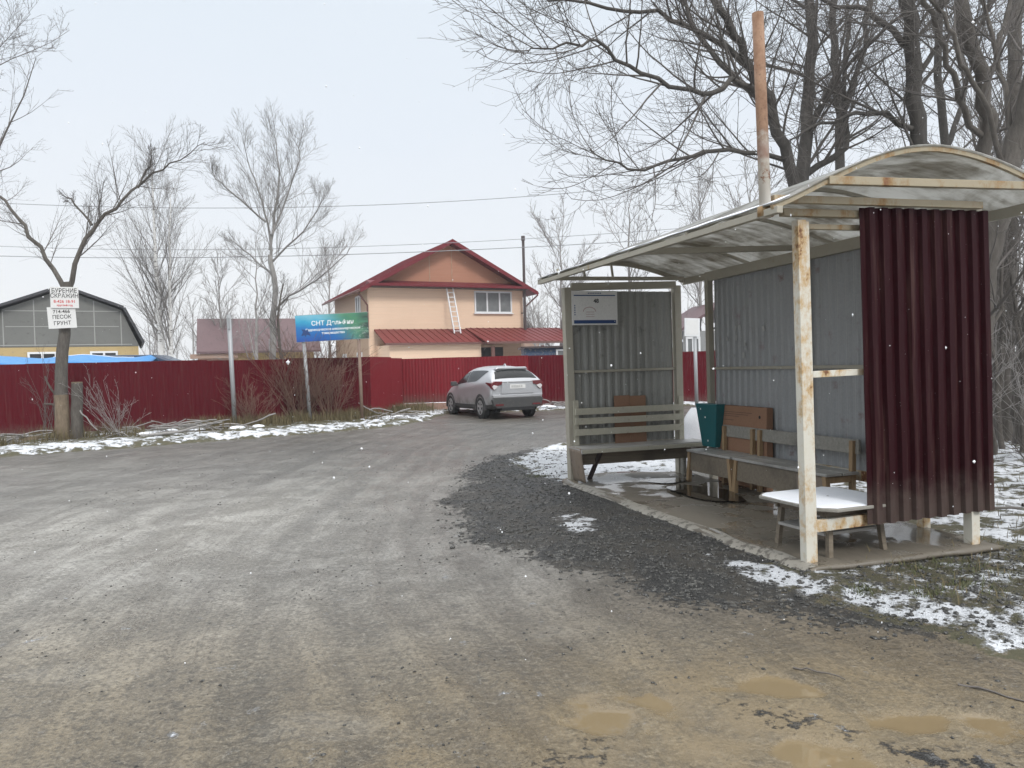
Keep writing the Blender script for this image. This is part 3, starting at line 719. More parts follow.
# loose stones
def stones(name, n, sampler, smin, smax, mat, label):
    ico = []
    t = (1 + 5 ** 0.5) / 2
    V = np.array([(-1,t,0),(1,t,0),(-1,-t,0),(1,-t,0),(0,-1,t),(0,1,t),(0,-1,-t),(0,1,-t),(t,0,-1),(t,0,1),(-t,0,-1),(-t,0,1)]) / math.hypot(1, t)
    Fc = np.array([(0,11,5),(0,5,1),(0,1,7),(0,7,10),(0,10,11),(1,5,9),(5,11,4),(11,10,2),(10,7,6),(7,1,8),(3,9,4),(3,4,2),(3,2,6),(3,6,8),(3,8,9),(4,9,5),(2,4,11),(6,2,10),(8,6,7),(9,8,1)])
    pts = sampler(n); n = len(pts)
    z, _ = fields(pts[:, 0], pts[:, 1])
    s = smin + (smax - smin) * nprng.random(n) ** 3
    sc = s[:, None] * (0.6 + 0.6 * nprng.random((n, 3))) * np.array([1, 1, 0.62])
    jit = 1 + 0.35 * (nprng.random((n, 12)) - 0.5)
    a = nprng.random(n) * 6.28; ca, sa = np.cos(a), np.sin(a)
    vv = V[None] * jit[:, :, None] * sc[:, None, :]
    x = vv[:, :, 0] * ca[:, None] - vv[:, :, 1] * sa[:, None]; y = vv[:, :, 0] * sa[:, None] + vv[:, :, 1] * ca[:, None]
    vv = np.stack([x + pts[:, 0, None], y + pts[:, 1, None], vv[:, :, 2] + (z + sc[:, 2] * 0.25)[:, None]], -1).reshape(-1, 3)
    ff = (Fc[None] + (np.arange(n) * 12)[:, None, None]).reshape(-1, 3)
    o = bpy.data.objects.new(name, np_mesh(name, vv, ff, mat, False)); link(o)
    return tag(o, label, 'gravel', kind='stuff')
def samp_gravel(n):
    p = np.stack([nprng.uniform(-0.9, 4.2, n * 4), 2.6 + 11.5 * nprng.random(n * 4) ** 1.7], -1)
    _, f = fields(p[:, 0], p[:, 1])
    keep = (nprng.random(len(p)) < f['gravel'] * (1 - 0.75 * f['snow'])) & ((p[:, 1] > 4.1) | (nprng.random(len(p)) < 0.03))
    lx = (p - SA) @ SX; ly = (p - SA) @ SY
    keep &= ~((lx > -0.12) & (lx < 1.8) & (ly > -0.2) & (ly < 4.8))
    return p[keep][:n]
stones('gravel', 13000, samp_gravel, 0.004, 0.024, M['stone'], 'loose dark gravel stones strewn in front of the bus shelter')
def samp_road(n):
    p = np.stack([nprng.uniform(-7, 3, n * 3), 2.6 + 14 * nprng.random(n * 3) ** 1.6], -1)
    _, f = fields(p[:, 0], p[:, 1])
    cl = fbm(p[:, 0], p[:, 1], 1.7, 40) > 0.12
    keep = cl & (f['gravel'] < 0.5) & (f['verge'] < 0.3) & (f['puddle'] < 0.2)
    return p[keep][:n]
stones('pebbles', 2600, samp_road, 0.003, 0.013, M['stone'], 'scattered pebbles pressed into the muddy road')

# ------------------------------------------------------------------ tubes / trees
class Tubes:
    def __init__(self): self.g = {}
    def add(self, pts, rs, sides):
        self.g.setdefault((len(pts), sides), []).append((pts, rs))
    def build(self, name, mat, parent=None, smooth=True):
        V_, F4 = [], []; off = 0
        for (n, s), L in self.g.items():
            Pn = np.array([p for p, r in L], float); Rn = np.array([r for p, r in L], float); m = len(L)
            T = np.gradient(Pn, axis=1); T /= np.linalg.norm(T, axis=2, keepdims=True) + 1e-9
            mean = Pn[:, -1] - Pn[:, 0]; ref = np.zeros((m, 3)); ref[np.arange(m), np.argmin(np.abs(mean), 1)] = 1
            A = np.cross(T, ref[:, None, :]); A /= np.linalg.norm(A, axis=2, keepdims=True) + 1e-9
            B = np.cross(A, T)
            an = np.arange(s) * 2 * math.pi / s
            vv = Pn[:, :, None, :] + Rn[:, :, None, None] * (A[:, :, None, :] * np.cos(an)[None, None, :, None] + B[:, :, None, :] * np.sin(an)[None, None, :, None])
            V_.append(vv.reshape(-1, 3))
            i = np.arange(n - 1)[:, None] * s; k = np.arange(s)[None]; k2 = (k + 1) % s
            f = np.stack([i + k, i + k2, i + s + k2, i + s + k], -1).reshape(-1, 4)
            F4.append((f[None] + (np.arange(m) * n * s)[:, None, None] + off).reshape(-1, 4))
            off += m * n * s
        o = bpy.data.objects.new(name, np_mesh(name, np.concatenate(V_), np.concatenate(F4), mat, smooth))
        return link(o, parent)

def vnorm(v):
    l = math.sqrt(v[0] * v[0] + v[1] * v[1] + v[2] * v[2]) + 1e-9
    return (v[0] / l, v[1] / l, v[2] / l)
def path(rg, p, d, L, n, wob, trop, trop_end=None):
    pts = [p]; st = L / n
    for i in range(n):
        tz = trop if trop_end is None else trop + (trop_end - trop) * i / max(n - 1, 1)
        d = vnorm((d[0] + rg.gauss(0, wob), d[1] + rg.gauss(0, wob), d[2] + rg.gauss(0, wob) + tz))
        p = (p[0] + d[0] * st, p[1] + d[1] * st, p[2] + d[2] * st)
        pts.append(p)
    return pts, d
def side_dir(rg, t, ang, updown=0.0):
    # a direction at angle ang from tangent t, random azimuth
    a = vnorm((rg.gauss(0, 1), rg.gauss(0, 1), rg.gauss(0, 1) + updown))
    dt = a[0] * t[0] + a[1] * t[1] + a[2] * t[2]
    a = vnorm((a[0] - dt * t[0], a[1] - dt * t[1], a[2] - dt * t[2]))
    c, s = math.cos(ang), math.sin(ang)
    return (t[0] * c + a[0] * s, t[1] * c + a[1] * s, t[2] * c + a[2] * s)
def sprout(tb, rg, pts, rs, spec, lv, t0=None, dens=1.0):
    """children along a polyline, recursively"""
    if lv >= len(spec): return
    s = spec[lv]; n = len(pts)
    tot = sum(math.dist(pts[i], pts[i + 1]) for i in range(n - 1))
    cnt = max(1, int(round(s['n'] * dens * (0.7 + 0.6 * rg.random()))))
    lo = s.get('t0', 0.2) if t0 is None else t0
    for k in range(cnt):
        t = lo + (1 - lo) * (k + rg.random()) / cnt
        u = t * (n - 1); i = min(int(u), n - 2); fr = u - i
        a, b = pts[i], pts[i + 1]
        p = tuple(a[j] + (b[j] - a[j]) * fr for j in range(3)); tan = vnorm(tuple(b[j] - a[j] for j in range(3)))
        r = rs[i] + (rs[i + 1] - rs[i]) * fr
        L = tot * s['len'] * (1.15 - s.get('taper', 0.65) * t) * (0.65 + 0.7 * rg.random())
        if 'lmax' in s: L = min(L, s['lmax'] * (0.6 + 0.6 * rg.random()))
        d = side_dir(rg, tan, rad(s['ang'] + rg.uniform(-15, 15)), s.get('up', 0.4))
        q, _ = path(rg, p, d, L, s['seg'], s['wob'], s.get('trop', 0.0), s.get('trop2'))
        r0_ = max(min(r * s.get('rr', 0.55), L * 0.013), s['rmin'])
        m = len(q) - 1
        qr = [max(r0_ * (1 - 0.85 * j / m), s['rmin'] * 0.6) for j in range(m + 1)]
        tb.add(q, qr, s.get('sides', 3))
        sprout(tb, rg, q, qr, spec, lv + 1)
def limb(tb, rg, pts, r0_, r1_, sides=7, sub=3, wob=0.02):
    """explicit main limb, smoothed with slight wobble"""
    P_ = [Vector(p) for p in pts]; out = []
    for i in range(len(P_) - 1):
        a = P_[max(i - 1, 0)]; b = P_[i]; c = P_[i + 1]; d = P_[min(i + 2, len(P_) - 1)]
        for k in range(sub):
            t = k / sub
            q = 0.5 * ((2 * b) + (c - a) * t + (2 * a - 5 * b + 4 * c - d) * t * t + (3 * b - a - 3 * c + d) * t ** 3)
            if i or k: q = q + Vector((rg.gauss(0, wob), rg.gauss(0, wob), rg.gauss(0, wob)))
            out.append(tuple(q))
    out.append(tuple(P_[-1])); m = len(out) - 1
    rs = [r0_ + (r1_ - r0_) * (j / m) ** 0.8 for j in range(m + 1)]
    tb.add(out, rs, sides)
    return out, rs

def tree_thing(name, label, cat, base, build_fn, trunk_mat, crown_mat, group=None):
    root = thing(name, label, cat, base, 0, group)
    ta, tb = Tubes(), Tubes()
    build_fn(ta, tb)
    if ta.g: ta.build('trunk', trunk_mat, root)
    if tb.g: tb.build('crown', crown_mat, root)
    return root

SP_GEN = [dict(n=12, len=0.5, ang=48, seg=6, wob=0.07, trop=0.06, rmin=0.012, sides=5, t0=0.25, rr=0.5),
          dict(n=9, len=0.42, ang=42, seg=5, wob=0.08, trop=0.05, rmin=0.0065, sides=4, t0=0.15, rr=0.5),
          dict(n=7, len=0.42, ang=38, seg=4, wob=0.12, trop=0.03, rmin=0.005, sides=3, t0=0.1, rr=0.5),
          dict(n=4, len=0.45, ang=35, seg=3, wob=0.12, trop=0.0, rmin=0.004, sides=3, t0=0.1, rr=0.5)]

# near tree group behind the shelter ------------------------------------------------
def WP(px, py, Y):
    """helper to read the survey: picture direction at a known distance -> metres"""
    r = fw + cr_ * ((px - 512) / 770) - cu_ * ((py - 384) / 770)
    t = Y / r.y
    return Vector((0, 0, 1.6)) + r * t
TW = [dict(n=10, len=0.5, ang=46, seg=8, wob=0.06, trop=-0.02, trop2=0.14, rmin=0.008, sides=4, t0=0.10, rr=0.5, up=0.3, lmax=2.2),
      dict(n=8, len=0.55, ang=40, seg=7, wob=0.07, trop=-0.04, trop2=0.12, rmin=0.0040, sides=3, t0=0.10, rr=0.5, up=0.2, lmax=1.2),
      dict(n=5, len=0.50, ang=36, seg=4, wob=0.07, trop=-0.05, trop2=0.08, rmin=0.0032, sides=3, t0=0.1, rr=0.55, up=0.1, lmax=0.8)]
def rel(pts, base):
    return [tuple(Vector(p) - Vector(base)) for p in pts]
def near_tree(name, label, base, limbs, seed, trunk_mat='bark_dark', dens=1.0, spec=None):
    rg = random.Random(seed)
    def fn(ta, tb):
        for pts, a, b, dn in limbs:
            q, rs = limb(ta, rg, rel(pts, base), a, b, 8, 4, 0.025)
            if dn: sprout(tb, rg, q, rs, spec or TW, 0, None, dens * dn)
    return tree_thing(name, label, 'tree', base, fn, M[trunk_mat], M['twig'])

bA = (4.35, 12.6, 0)
near_tree('willow_tree', 'big bare willow behind the shelter roof with long arching twigs over the road', bA, [
    ([(4.35, 12.6, -0.1), WP(800, 330, 12.5), WP(797, 190, 12.3)], 0.22, 0.18, 0),
    ([WP(797, 195, 12.3), WP(778, 130, 12.2), WP(752, 70, 12.0), WP(725, 20, 11.7), WP(690, -40, 11.4)], 0.11, 0.045, 2.3),
    ([WP(799, 195, 12.3), WP(808, 110, 12.6), WP(811, 20, 12.9), WP(806, -90, 13.2)], 0.12, 0.07, 1.9),
    ([WP(775, 120, 12.2), WP(740, 82, 11.7), WP(702, 94, 11.2), WP(642, 74, 10.7), WP(598, 41, 10.3), WP(560, 46, 10.0), WP(528, 52, 9.8)], 0.055, 0.008, 2.3),
    ([WP(750, 68, 12.0), WP(700, 30, 11.8), WP(640, 12, 11.4), WP(575, 2, 11.0), WP(530, -8, 10.8)], 0.05, 0.012, 1.9),
    ([WP(770, 110, 12.1), WP(720, 60, 12.6), WP(690, 20, 13.0), WP(670, -30, 13.3)], 0.06, 0.025, 1.8),
    ([WP(785, 160, 12.3), WP(730, 150, 11.8), WP(680, 160, 11.3), WP(630, 170, 10.9), WP(590, 150, 10.7)], 0.045, 0.009, 1.8),
    ([WP(790, 180, 12.4), WP(845, 150, 12.9), WP(842, 90, 13.2), WP(850, 20, 13.5)], 0.06, 0.035, 1.6),
    ([WP(806, 130, 12.6), WP(850, 60, 12.2), WP(905, 15, 11.8), WP(960, -30, 11.5)], 0.045, 0.015, 1.4),
], 11, 'bark_dark', 1.1)
bC = (6.6, 12.4, 0)
near_tree('bare_tree', 'dark straight trunked bare tree rising over the shelter roof peak', bC, [
    ([(6.6, 12.4, -0.1), WP(922, 260, 12.3), WP(917, 140, 12.2), WP(912, 60, 12.1), WP(905, -20, 12.0), WP(898, -120, 12.0)], 0.155, 0.10, 1.5),
    ([WP(917, 130, 12.2), WP(870, 112, 11.8), WP(820, 125, 11.4), WP(790, 140, 11.2)], 0.05, 0.012, 1.2),
    ([WP(912, 50, 12.1), WP(865, 10, 12.2), WP(830, 5, 12.2), WP(790, -20, 12.2)], 0.06, 0.02, 1.0),
    ([WP(914, 80, 12.1), WP(945, 40, 12.0), WP(990, 10, 11.8)], 0.05, 0.02, 1.0),
], 12, 'bark_dark', 1.0)
bD = (6.7, 11.0, 0)
near_tree('bare_tree', 'thick grey bare tree with a forked top right of the shelter roof peak', bD, [
    ([(6.7, 11.0, -0.1), WP(988, 240, 10.9), WP(986, 150, 10.8), WP(982, 90, 10.7), WP(968, 30, 10.6), WP(955, -50, 10.6)], 0.13, 0.08, 1.3),
    ([WP(985, 140, 10.8), WP(960, 100, 10.5), WP(945, 50, 10.3), WP(925, 0, 10.1), WP(905, -50, 10)], 0.045, 0.03, 1.3),
    ([WP(982, 100, 10.7), WP(1000, 50, 10.9), WP(1010, 0, 11.1), WP(1020, -60, 11.3)], 0.05, 0.03, 1.2),
], 13, 'bark', 0.9)
bE = (5.55, 9.4, 0)
near_tree('leaning_tree', 'leaning pale barked tree close behind the maroon end panel', bE, [
    ([(5.35, 9.4, -0.1), WP(968, 340, 9.35), WP(985, 270, 9.3), WP(1003, 190, 9.2), WP(1022, 120, 9.1), WP(1050, 20, 9.0), WP(1080, -90, 8.9)], 0.165, 0.11, 0.7),
    ([WP(1005, 180, 9.2), WP(985, 110, 9.0), WP(960, 60, 8.8), WP(945, 15, 8.7), WP(920, -5, 8.6), WP(880, -10, 8.5)], 0.035, 0.015, 1.2),
    ([WP(1015, 140, 9.15), WP(1000, 70, 9.3), WP(985, 20, 9.4), WP(970, -40, 9.5)], 0.035, 0.02, 1.2),
], 14, 'bark', 0.9)
bF = (8.95, 14.1, 0)
near_tree('bare_tree', 'slim pale trunk at the right edge beside a curved trunk', bF, [
    ([(8.95, 14.1, -0.1), WP(1004, 380, 14.0), WP(1006, 280, 13.9), WP(1010, 180, 13.8), WP(1016, 60, 13.7), WP(1020, -60, 13.6)], 0.19, 0.10, 0.8),
    ([WP(1004, 330, 14), WP(990, 260, 13.6), WP(982, 200, 13.3)], 0.05, 0.02, 1.0),
], 15, 'bark', 0.9)
bG = (8.9, 13.2, 0)
near_tree('bare_tree', 'curved trunk bending right at the far right edge of the snowy bank', bG, [
    ([(8.75, 13.2, -0.1), WP(1018, 400, 13.1), WP(1026, 340, 13.0), WP(1036, 240, 12.9), WP(1050, 60, 12.8)], 0.13, 0.07, 0.9),
    ([WP(1024, 350, 13), WP(1005, 250, 12.4), WP(992, 190, 12.0)], 0.03, 0.012, 0.8),
], 16, 'bark', 0.9)
near_tree('bare_tree', 'thin bare tree with slender forked stems between the willow and the roof peak', (6.3, 15.5, 0), [
    ([(6.3, 15.5, -0.1), WP(840, 180, 15.5), WP(838, 100, 15.5), WP(832, 20, 15.5), WP(836, -60, 15.5)], 0.12, 0.06, 1.0),
    ([WP(838, 120, 15.5), WP(862, 60, 15.3), WP(872, -10, 15.1), WP(880, -80, 15)], 0.06, 0.04, 1.0),
], 17, 'bark_dark', 1.0)
near_tree('bare_tree', 'thin upright bare tree just right of the dark straight trunk', (8.6, 15.0, 0), [
    ([(8.6, 15.0, -0.1), WP(948, 260, 15), WP(945, 150, 15), WP(938, 50, 15), WP(944, -50, 15)], 0.11, 0.06, 1.1),
    ([WP(945, 150, 15), WP(965, 90, 15.2), WP(958, 20, 15.4), WP(962, -60, 15.5)], 0.06, 0.04, 1.0),
], 18, 'bark_dark', 1.0)

# forked dead tree that carries the two signs -------------------------------------------
bS = (-11.05, 18.86, 0.05)
SGL = [dict(n=15, len=0.34, ang=44, seg=6, taper=0.8, wob=0.05, trop=0.05, rmin=0.006, sides=4, t0=0.12, rr=0.35, lmax=1.6),
       dict(n=7, len=0.55, ang=38, seg=5, wob=0.06, trop=0.03, rmin=0.0036, sides=3, t0=0.08, rr=0.5),
       dict(n=4, len=0.55, ang=34, seg=4, wob=0.06, trop=0.01, rmin=0.0028, sides=3, t0=0.1, rr=0.5)]
def sign_tree(ta, tb):
    rg = random.Random(21)
    limb(ta, rg, rel([(-11.05, 18.86, -0.1), WP(61, 385, 18.9), WP(65, 320, 18.95), WP(67, 282, 19.0)], bS), 0.17, 0.115, 8, 4, 0.012)
    for pts, a, b, dn in [
        ([WP(65, 290, 19.0), WP(46, 258, 19.1), WP(24, 226, 19.2), WP(4, 200, 19.3), WP(-25, 180, 19.5)], 0.07, 0.025, 0.9),
        ([WP(67, 294, 19.0), WP(80, 250, 19.1), WP(98, 222, 19.2), WP(122, 200, 19.3), WP(152, 176, 19.4), WP(180, 160, 19.5), WP(205, 142, 19.6)], 0.078, 0.007, 1.6),
        ([WP(92, 225, 19.2), WP(75, 205, 19.3), WP(62, 195, 19.2)], 0.035, 0.012, 0.7),
        ([WP(138, 188, 19.3), WP(150, 165, 19.3), WP(152, 148, 19.2)], 0.03, 0.01, 1.0)]:
        q, rs = limb(ta, rg, rel(pts, bS), a, b, 6, 3, 0.03)
        sprout(tb, rg, q, rs, SGL, 0, None, dn)
    limb(ta, rg, rel([WP(70, 288, 18.97), WP(71, 273, 18.97)], bS), 0.03, 0.01, 5, 2, 0)
    for pts in ([WP(60, 402, 18.9), WP(50, 388, 18.8), WP(45, 376, 18.75)], [WP(61, 410, 18.9), WP(52, 405, 18.8), WP(44, 404, 18.7)]):
        limb(ta, rg, rel(pts, bS), 0.035, 0.02, 5, 2, 0.01)
ftr = tree_thing('forked_tree', 'bare forked tree by the left fence with two white signs nailed to it', 'tree', bS, sign_tree, M['bark'], M['twig'])
tt = Tubes(); limb(tt, random.Random(3), rel([(-11.05, 18.85, -0.1), WP(62, 415, 18.87), WP(61.5, 395, 18.88)], bS), 0.178, 0.165, 9, 3, 0.004)
tt.build('peeled_base', M['bark_stripped'], ftr)
st = thing('tree_stump', 'tall cut grey stump standing just right of the sign tree', 'stump', (-10.75, 18.95, 0.05))
tt = Tubes(); q, rs = limb(tt, random.Random(4), [(0, 0, -0.1), (0.01, 0, 0.5), (0.03, 0, 1.0), (0.05, 0, 1.42)], 0.15, 0.125, 9, 3, 0.004)
tt.build('trunk', M['bark'], st)
MB().tube([(0.05, 0, 1.40), (0.05, 0, 1.44)], 0.125, 9).build('cut_top', M['bark_stripped'], st)
tt = Tubes(); limb(tt, random.Random(5), [(0.02, 0, 0.9), (0.3, -0.1, 0.55), (0.62, -0.2, 0.25)], 0.025, 0.012, 5, 3, 0.01)
tt.build('broken_branch', M['bark_pale'], st)

# trees beyond the fence -----------------------------------------------------------------
def birch(ta, tb):
    rg = random.Random(31)
    sp = [dict(n=52, len=0.40, ang=33, seg=7, wob=0.03, trop=0.04, trop2=0.02, rmin=0.009, sides=4, t0=0.26, rr=0.28, taper=0.85, up=0.4, lmax=3.5),
          dict(n=10, len=0.48, ang=27, seg=5, wob=0.05, trop=0.04, trop2=-0.04, rmin=0.0055, sides=3, t0=0.12, rr=0.5),
          dict(n=5, len=0.50, ang=26, seg=3, wob=0.06, trop=0.0, trop2=-0.06, rmin=0.004, sides=3, t0=0.1, rr=0.55)]
    for off, h, r in ((-0.12, 11.2, 0.20), (0.26, 9.5, 0.155)):
        q, rs = limb(ta, rg, [(off, 0, -0.1), (off * 1.2, 0.1, h * 0.3), (off * 1.6, 0, h * 0.6), (off * 2, 0.1, h)], r * 1.15, 0.015, 7, 4, 0.03)
        sprout(tb, rg, q, rs, sp, 0, None, 1.0 if off < 0 else 0.6)
tree_thing('birch_tree', 'white trunked birch with a tall narrow crown behind the left fence', 'tree', (-15.35, 34, 0), birch, M['bark_birch'], M['twig_mid'])

def tall_tree(ta, tb):
    rg = random.Random(33); b = (-8.75, 28.2, 0)
    sp = [dict(n=13, len=0.45, ang=38, seg=7, wob=0.05, trop=0.06, rmin=0.0075, sides=4, t0=0.06, rr=0.35, lmax=2.3, taper=0.75),
          dict(n=10, len=0.55, ang=34, seg=6, wob=0.05, trop=0.04, rmin=0.0042, sides=3, t0=0.08, rr=0.5, taper=0.7),
          dict(n=5, len=0.55, ang=30, seg=4, wob=0.06, trop=0.02, rmin=0.0032, sides=3, t0=0.1, rr=0.55)]
    for pts, a, e, dn in [
        ([(-8.75, 28.2, -0.1), WP(273, 340, 28.2), WP(276, 290, 28.2), WP(270, 255, 28.2)], 0.13, 0.09, 0),
        ([WP(271, 258, 28.2), WP(268, 225, 28.1), WP(258, 190, 28.0), WP(247, 160, 27.9), WP(243, 138, 27.8)], 0.055, 0.008, 1.0),
        ([WP(270, 250, 28.2), WP(274, 215, 28.4), WP(280, 180, 28.5), WP(276, 150, 28.6), WP(275, 132, 28.7)], 0.06, 0.008, 1.3),
        ([WP(272, 235, 28.2), WP(288, 195, 28.5), WP(298, 160, 28.7), WP(298, 138, 28.8)], 0.05, 0.008, 1.3),
        ([WP(266, 222, 28.1), WP(240, 200, 27.7), WP(222, 182, 27.4), WP(212, 172, 27.2)], 0.04, 0.012, 1.1),
        ([WP(272, 262, 28.2), WP(295, 238, 27.8), WP(315, 215, 27.5), WP(325, 195, 27.3)], 0.045, 0.012, 1.1),
        ([WP(276, 310, 28.2), WP(290, 295, 27.6), WP(310, 285, 27.0), WP(332, 268, 26.6), WP(350, 248, 26.4)], 0.05, 0.012, 1.2),
        ([WP(273, 275, 28.2), WP(250, 255, 28.6), WP(230, 240, 28.9)], 0.05, 0.012, 1.1)]:
        q, rs = limb(ta, rg, rel(pts, b), a, e, 6, 3, 0.03)
        if dn: sprout(tb, rg, q, rs, sp, 0, None, dn)
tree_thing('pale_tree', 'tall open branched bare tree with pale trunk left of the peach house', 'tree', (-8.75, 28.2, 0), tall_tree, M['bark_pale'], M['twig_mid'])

def gen_tree(seed, h, r, dens=1.0, lean=(0, 0), spec=SP_GEN, spread=1.0):
    def fn(ta, tb):
        rg = random.Random(seed)
        q, rs = limb(ta, rg, [(0, 0, -0.1), (lean[0] * 0.3, lean[1] * 0.3, h * 0.33), (lean[0] * 0.6, lean[1] * 0.6, h * 0.66), (lean[0], lean[1], h)], r, 0.02, 7, 4, 0.06)
        sprout(tb, rg, q, rs, spec, 0, None, dens)
    return fn
# big tree off the left edge whose crown reaches into view
tree_thing('bare_tree', 'wide crowned bare tree reaching in from the left edge', 'tree', (-17.6, 23.4, 0), gen_tree(41, 12.0, 0.24, 1.9, (0.8, 0)), M['bark'], M['twig'])
protos = []
BG = [(-17.8, 47, 7.5, 'hazy bare tree behind the barn gable', 51), (-14.6, 44, 8.2, 'hazy bare tree just right of the birch', 52),
      (-12.3, 52, 9.0, 'hazy bare tree left of the plum roofed cottage', 53), (3.2, 47, 9.5, 'hazy bare tree right of the peach house chimney pipe', 54),
      (6.1, 40, 9.6, 'bare upright tree over the shelter roof far end', 55), (8.8, 36, 9.2, 'bare upright tree behind the shelter roof left slope', 56),
      (12.0, 38, 10.0, 'bare tree behind the willow above the shelter roof', 57), (1.9, 58, 7.0, 'small far bare tree by the brown roofed shed', 58)]
SP_BG = [dict(n=15, len=0.42, ang=38, seg=5, wob=0.08, trop=0.10, rmin=0.020, sides=4, t0=0.18, rr=0.5),
         dict(n=9, len=0.42, ang=36, seg=4, wob=0.10, trop=0.06, rmin=0.012, sides=3, t0=0.12, rr=0.5),
         dict(n=6, len=0.45, ang=34, seg=3, wob=0.10, trop=0.03, rmin=0.008, sides=3, t0=0.1, rr=0.5)]
for i, (x, y, h, lab, sd_) in enumerate(BG):
    if i < 3:
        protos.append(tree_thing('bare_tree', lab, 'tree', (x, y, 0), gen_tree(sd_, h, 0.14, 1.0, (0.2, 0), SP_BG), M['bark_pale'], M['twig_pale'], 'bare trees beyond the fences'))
    else:
        s = protos[i % 3]
        c = s.copy(); COL.objects.link(c); c.location = (x, y, 0); c.rotation_euler = (0, 0, 1.3 * i)
        k = h / (7.5, 8.2, 9.0)[i % 3]; c.scale = (k, k, k); c['label'] = lab
        for ch in s.children:
            d_ = ch.copy(); COL.objects.link(d_); d_.parent = c
# thicket of saplings on the snowy bank at the right edge
SP_SAP = [dict(n=12, len=0.34, ang=36, seg=5, wob=0.05, trop=0.07, rmin=0.006, sides=3, t0=0.15, rr=0.45),
          dict(n=7, len=0.5, ang=34, seg=4, wob=0.06, trop=0.03, rmin=0.0035, sides=3, t0=0.1, rr=0.5),
          dict(n=4, len=0.5, ang=32, seg=3, wob=0.06, trop=0.0, rmin=0.003, sides=3, t0=0.1, rr=0.5)]
sap0 = None
for i, (px, Y_, h_) in enumerate([(993, 11.6, 4.6), (1003, 12.6, 5.6), (1012, 14.8, 6.2), (1020, 11.8, 5.0), (996, 15.2, 6.5), (1008, 17.5, 7.0), (1030, 13.4, 5.6), (1017, 19.5, 7.5), (990, 18.0, 7.0), (1042, 12.2, 5.2), (1001, 21.0, 7.5), (1026, 16.2, 6.4)]):
    x_ = (px - 512) / 770 * Y_
    if sap0 is None:
        sap0 = tree_thing('sapling', 'thin grey sapling in the thicket at the right edge', 'sapling', (x_, Y_, 0), gen_tree(91, 5.5, 0.05, 1.0, (0.25, 0.1), SP_SAP), M['bark'], M['twig'], 'saplings in the right edge thicket')
        sap0.scale = (h_ / 5.5,) * 3
    else:
        c = sap0.copy(); COL.objects.link(c); c.location = (x_, Y_, 0); c.rotation_euler = (0, 0, 1.9 * i); c.scale = (h_ / 5.5,) * 3
        for ch in sap0.children:
            d_ = ch.copy(); COL.objects.link(d_); d_.parent = c
# far wood along the horizon
def far_wood():
    tb = Tubes(); rg = random.Random(61)
    for i in range(190):
        x = rg.uniform(-70, 75); y = rg.uniform(62, 100); h = rg.uniform(4.5, 8.0)
        q, rs = limb(tb, rg, [(x, y, -0.2), (x + rg.gauss(0, 0.2), y, h * 0.5), (x + rg.gauss(0, 0.4), y, h)], 0.12, 0.03, 4, 2, 0.05)
        sprout(tb, rg, q, rs, [dict(n=12, len=0.38, ang=36, seg=3, wob=0.08, trop=0.08, rmin=0.03, sides=3, t0=0.15, rr=0.5), dict(n=7, len=0.42, ang=34, seg=2, wob=0.1, trop=0.03, rmin=0.016, sides=3)], 0)
    for i in range(120):
        x = rg.uniform(10.5, 45); y = rg.uniform(16, 45); h = rg.uniform(2.5, 10.0)
        if y < 20 and x < 11.5: continue
        q, rs = limb(tb, rg, [(x, y, -0.2), (x + rg.gauss(0, 0.2), y, h * 0.5), (x + rg.gauss(0, 0.4), y, h)], 0.09, 0.02, 5, 2, 0.05)
        sprout(tb, rg, q, rs, [dict(n=12, len=0.36, ang=38, seg=4, wob=0.08, trop=0.08, rmin=0.014, sides=3, t0=0.12, rr=0.5), dict(n=7, len=0.42, ang=34, seg=3, wob=0.1, trop=0.03, rmin=0.008, sides=3)], 0)
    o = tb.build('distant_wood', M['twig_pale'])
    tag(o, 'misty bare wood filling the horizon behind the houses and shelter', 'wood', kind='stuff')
far_wood()

# shrubs ---------------------------------------------------------------------------------
def shrub(name, label, base, n, h, seed, mat, spread=0.9, r=0.012, dens=1.0, group=None):
    rg = random.Random(seed); tb = Tubes()
    sp = [dict(n=5, len=0.40, ang=32, seg=4, wob=0.08, trop=0.03, rmin=0.005, sides=3, t0=0.2, rr=0.55),
          dict(n=3, len=0.45, ang=32, seg=3, wob=0.10, trop=0.0, rmin=0.004, sides=3, t0=0.1, rr=0.6)]
    for i in range(n):
        a = rg.uniform(0, 6.28); t = rg.random() ** 0.7 * spread
        p = (rg.gauss(0, 0.12), rg.gauss(0, 0.12), -0.05)
        d = vnorm((math.cos(a) * t, math.sin(a) * t * 0.6, 1.0))
        q, _ = path(rg, p, d, h * rg.uniform(0.6, 1.1), 7, 0.05, 0.0, -0.06)
        rs = [max(r * (1 - j / 8), 0.004) for j in range(8)]
        tb.add(q, rs, 4); sprout(tb, rg, q, rs, sp, 0, None, dens)
    root = thing(name, label, 'shrub', base, 0, group)
    tb.build('branches', mat, root)
    return root
shrub('bare_shrub', 'large leafless reddish shrub between the grey pole and the banner post', (-6.45, 23.25, 0.1), 60, 2.7, 71, M['twig_red'], 0.95, 0.014, 1.2)
shrub('bare_shrub', 'leafless brown shrub spreading right under the banner', (-5.55, 23.4, 0.1), 34, 2.3, 72, M['twig_red'], 0.9, 0.012)
shrub('bare_shrub', 'low tangled shrub at the foot of the tall grey pole', (-7.5, 22.0, 0.1), 26, 1.4, 73, M['twig_red'], 1.0, 0.01)
shrub('bramble', 'arching pale brambles right of the cut stump', (-9.9, 19.3, 0.1), 16, 1.6, 74, M['twig_pale'], 1.3, 0.010, 0.7)
shrub('bare_shrub', 'thin grey sapling left of the sign tree', (-11.6, 19.1, 0.1), 7, 2.0, 75, M['twig'], 0.35, 0.012, 0.8)
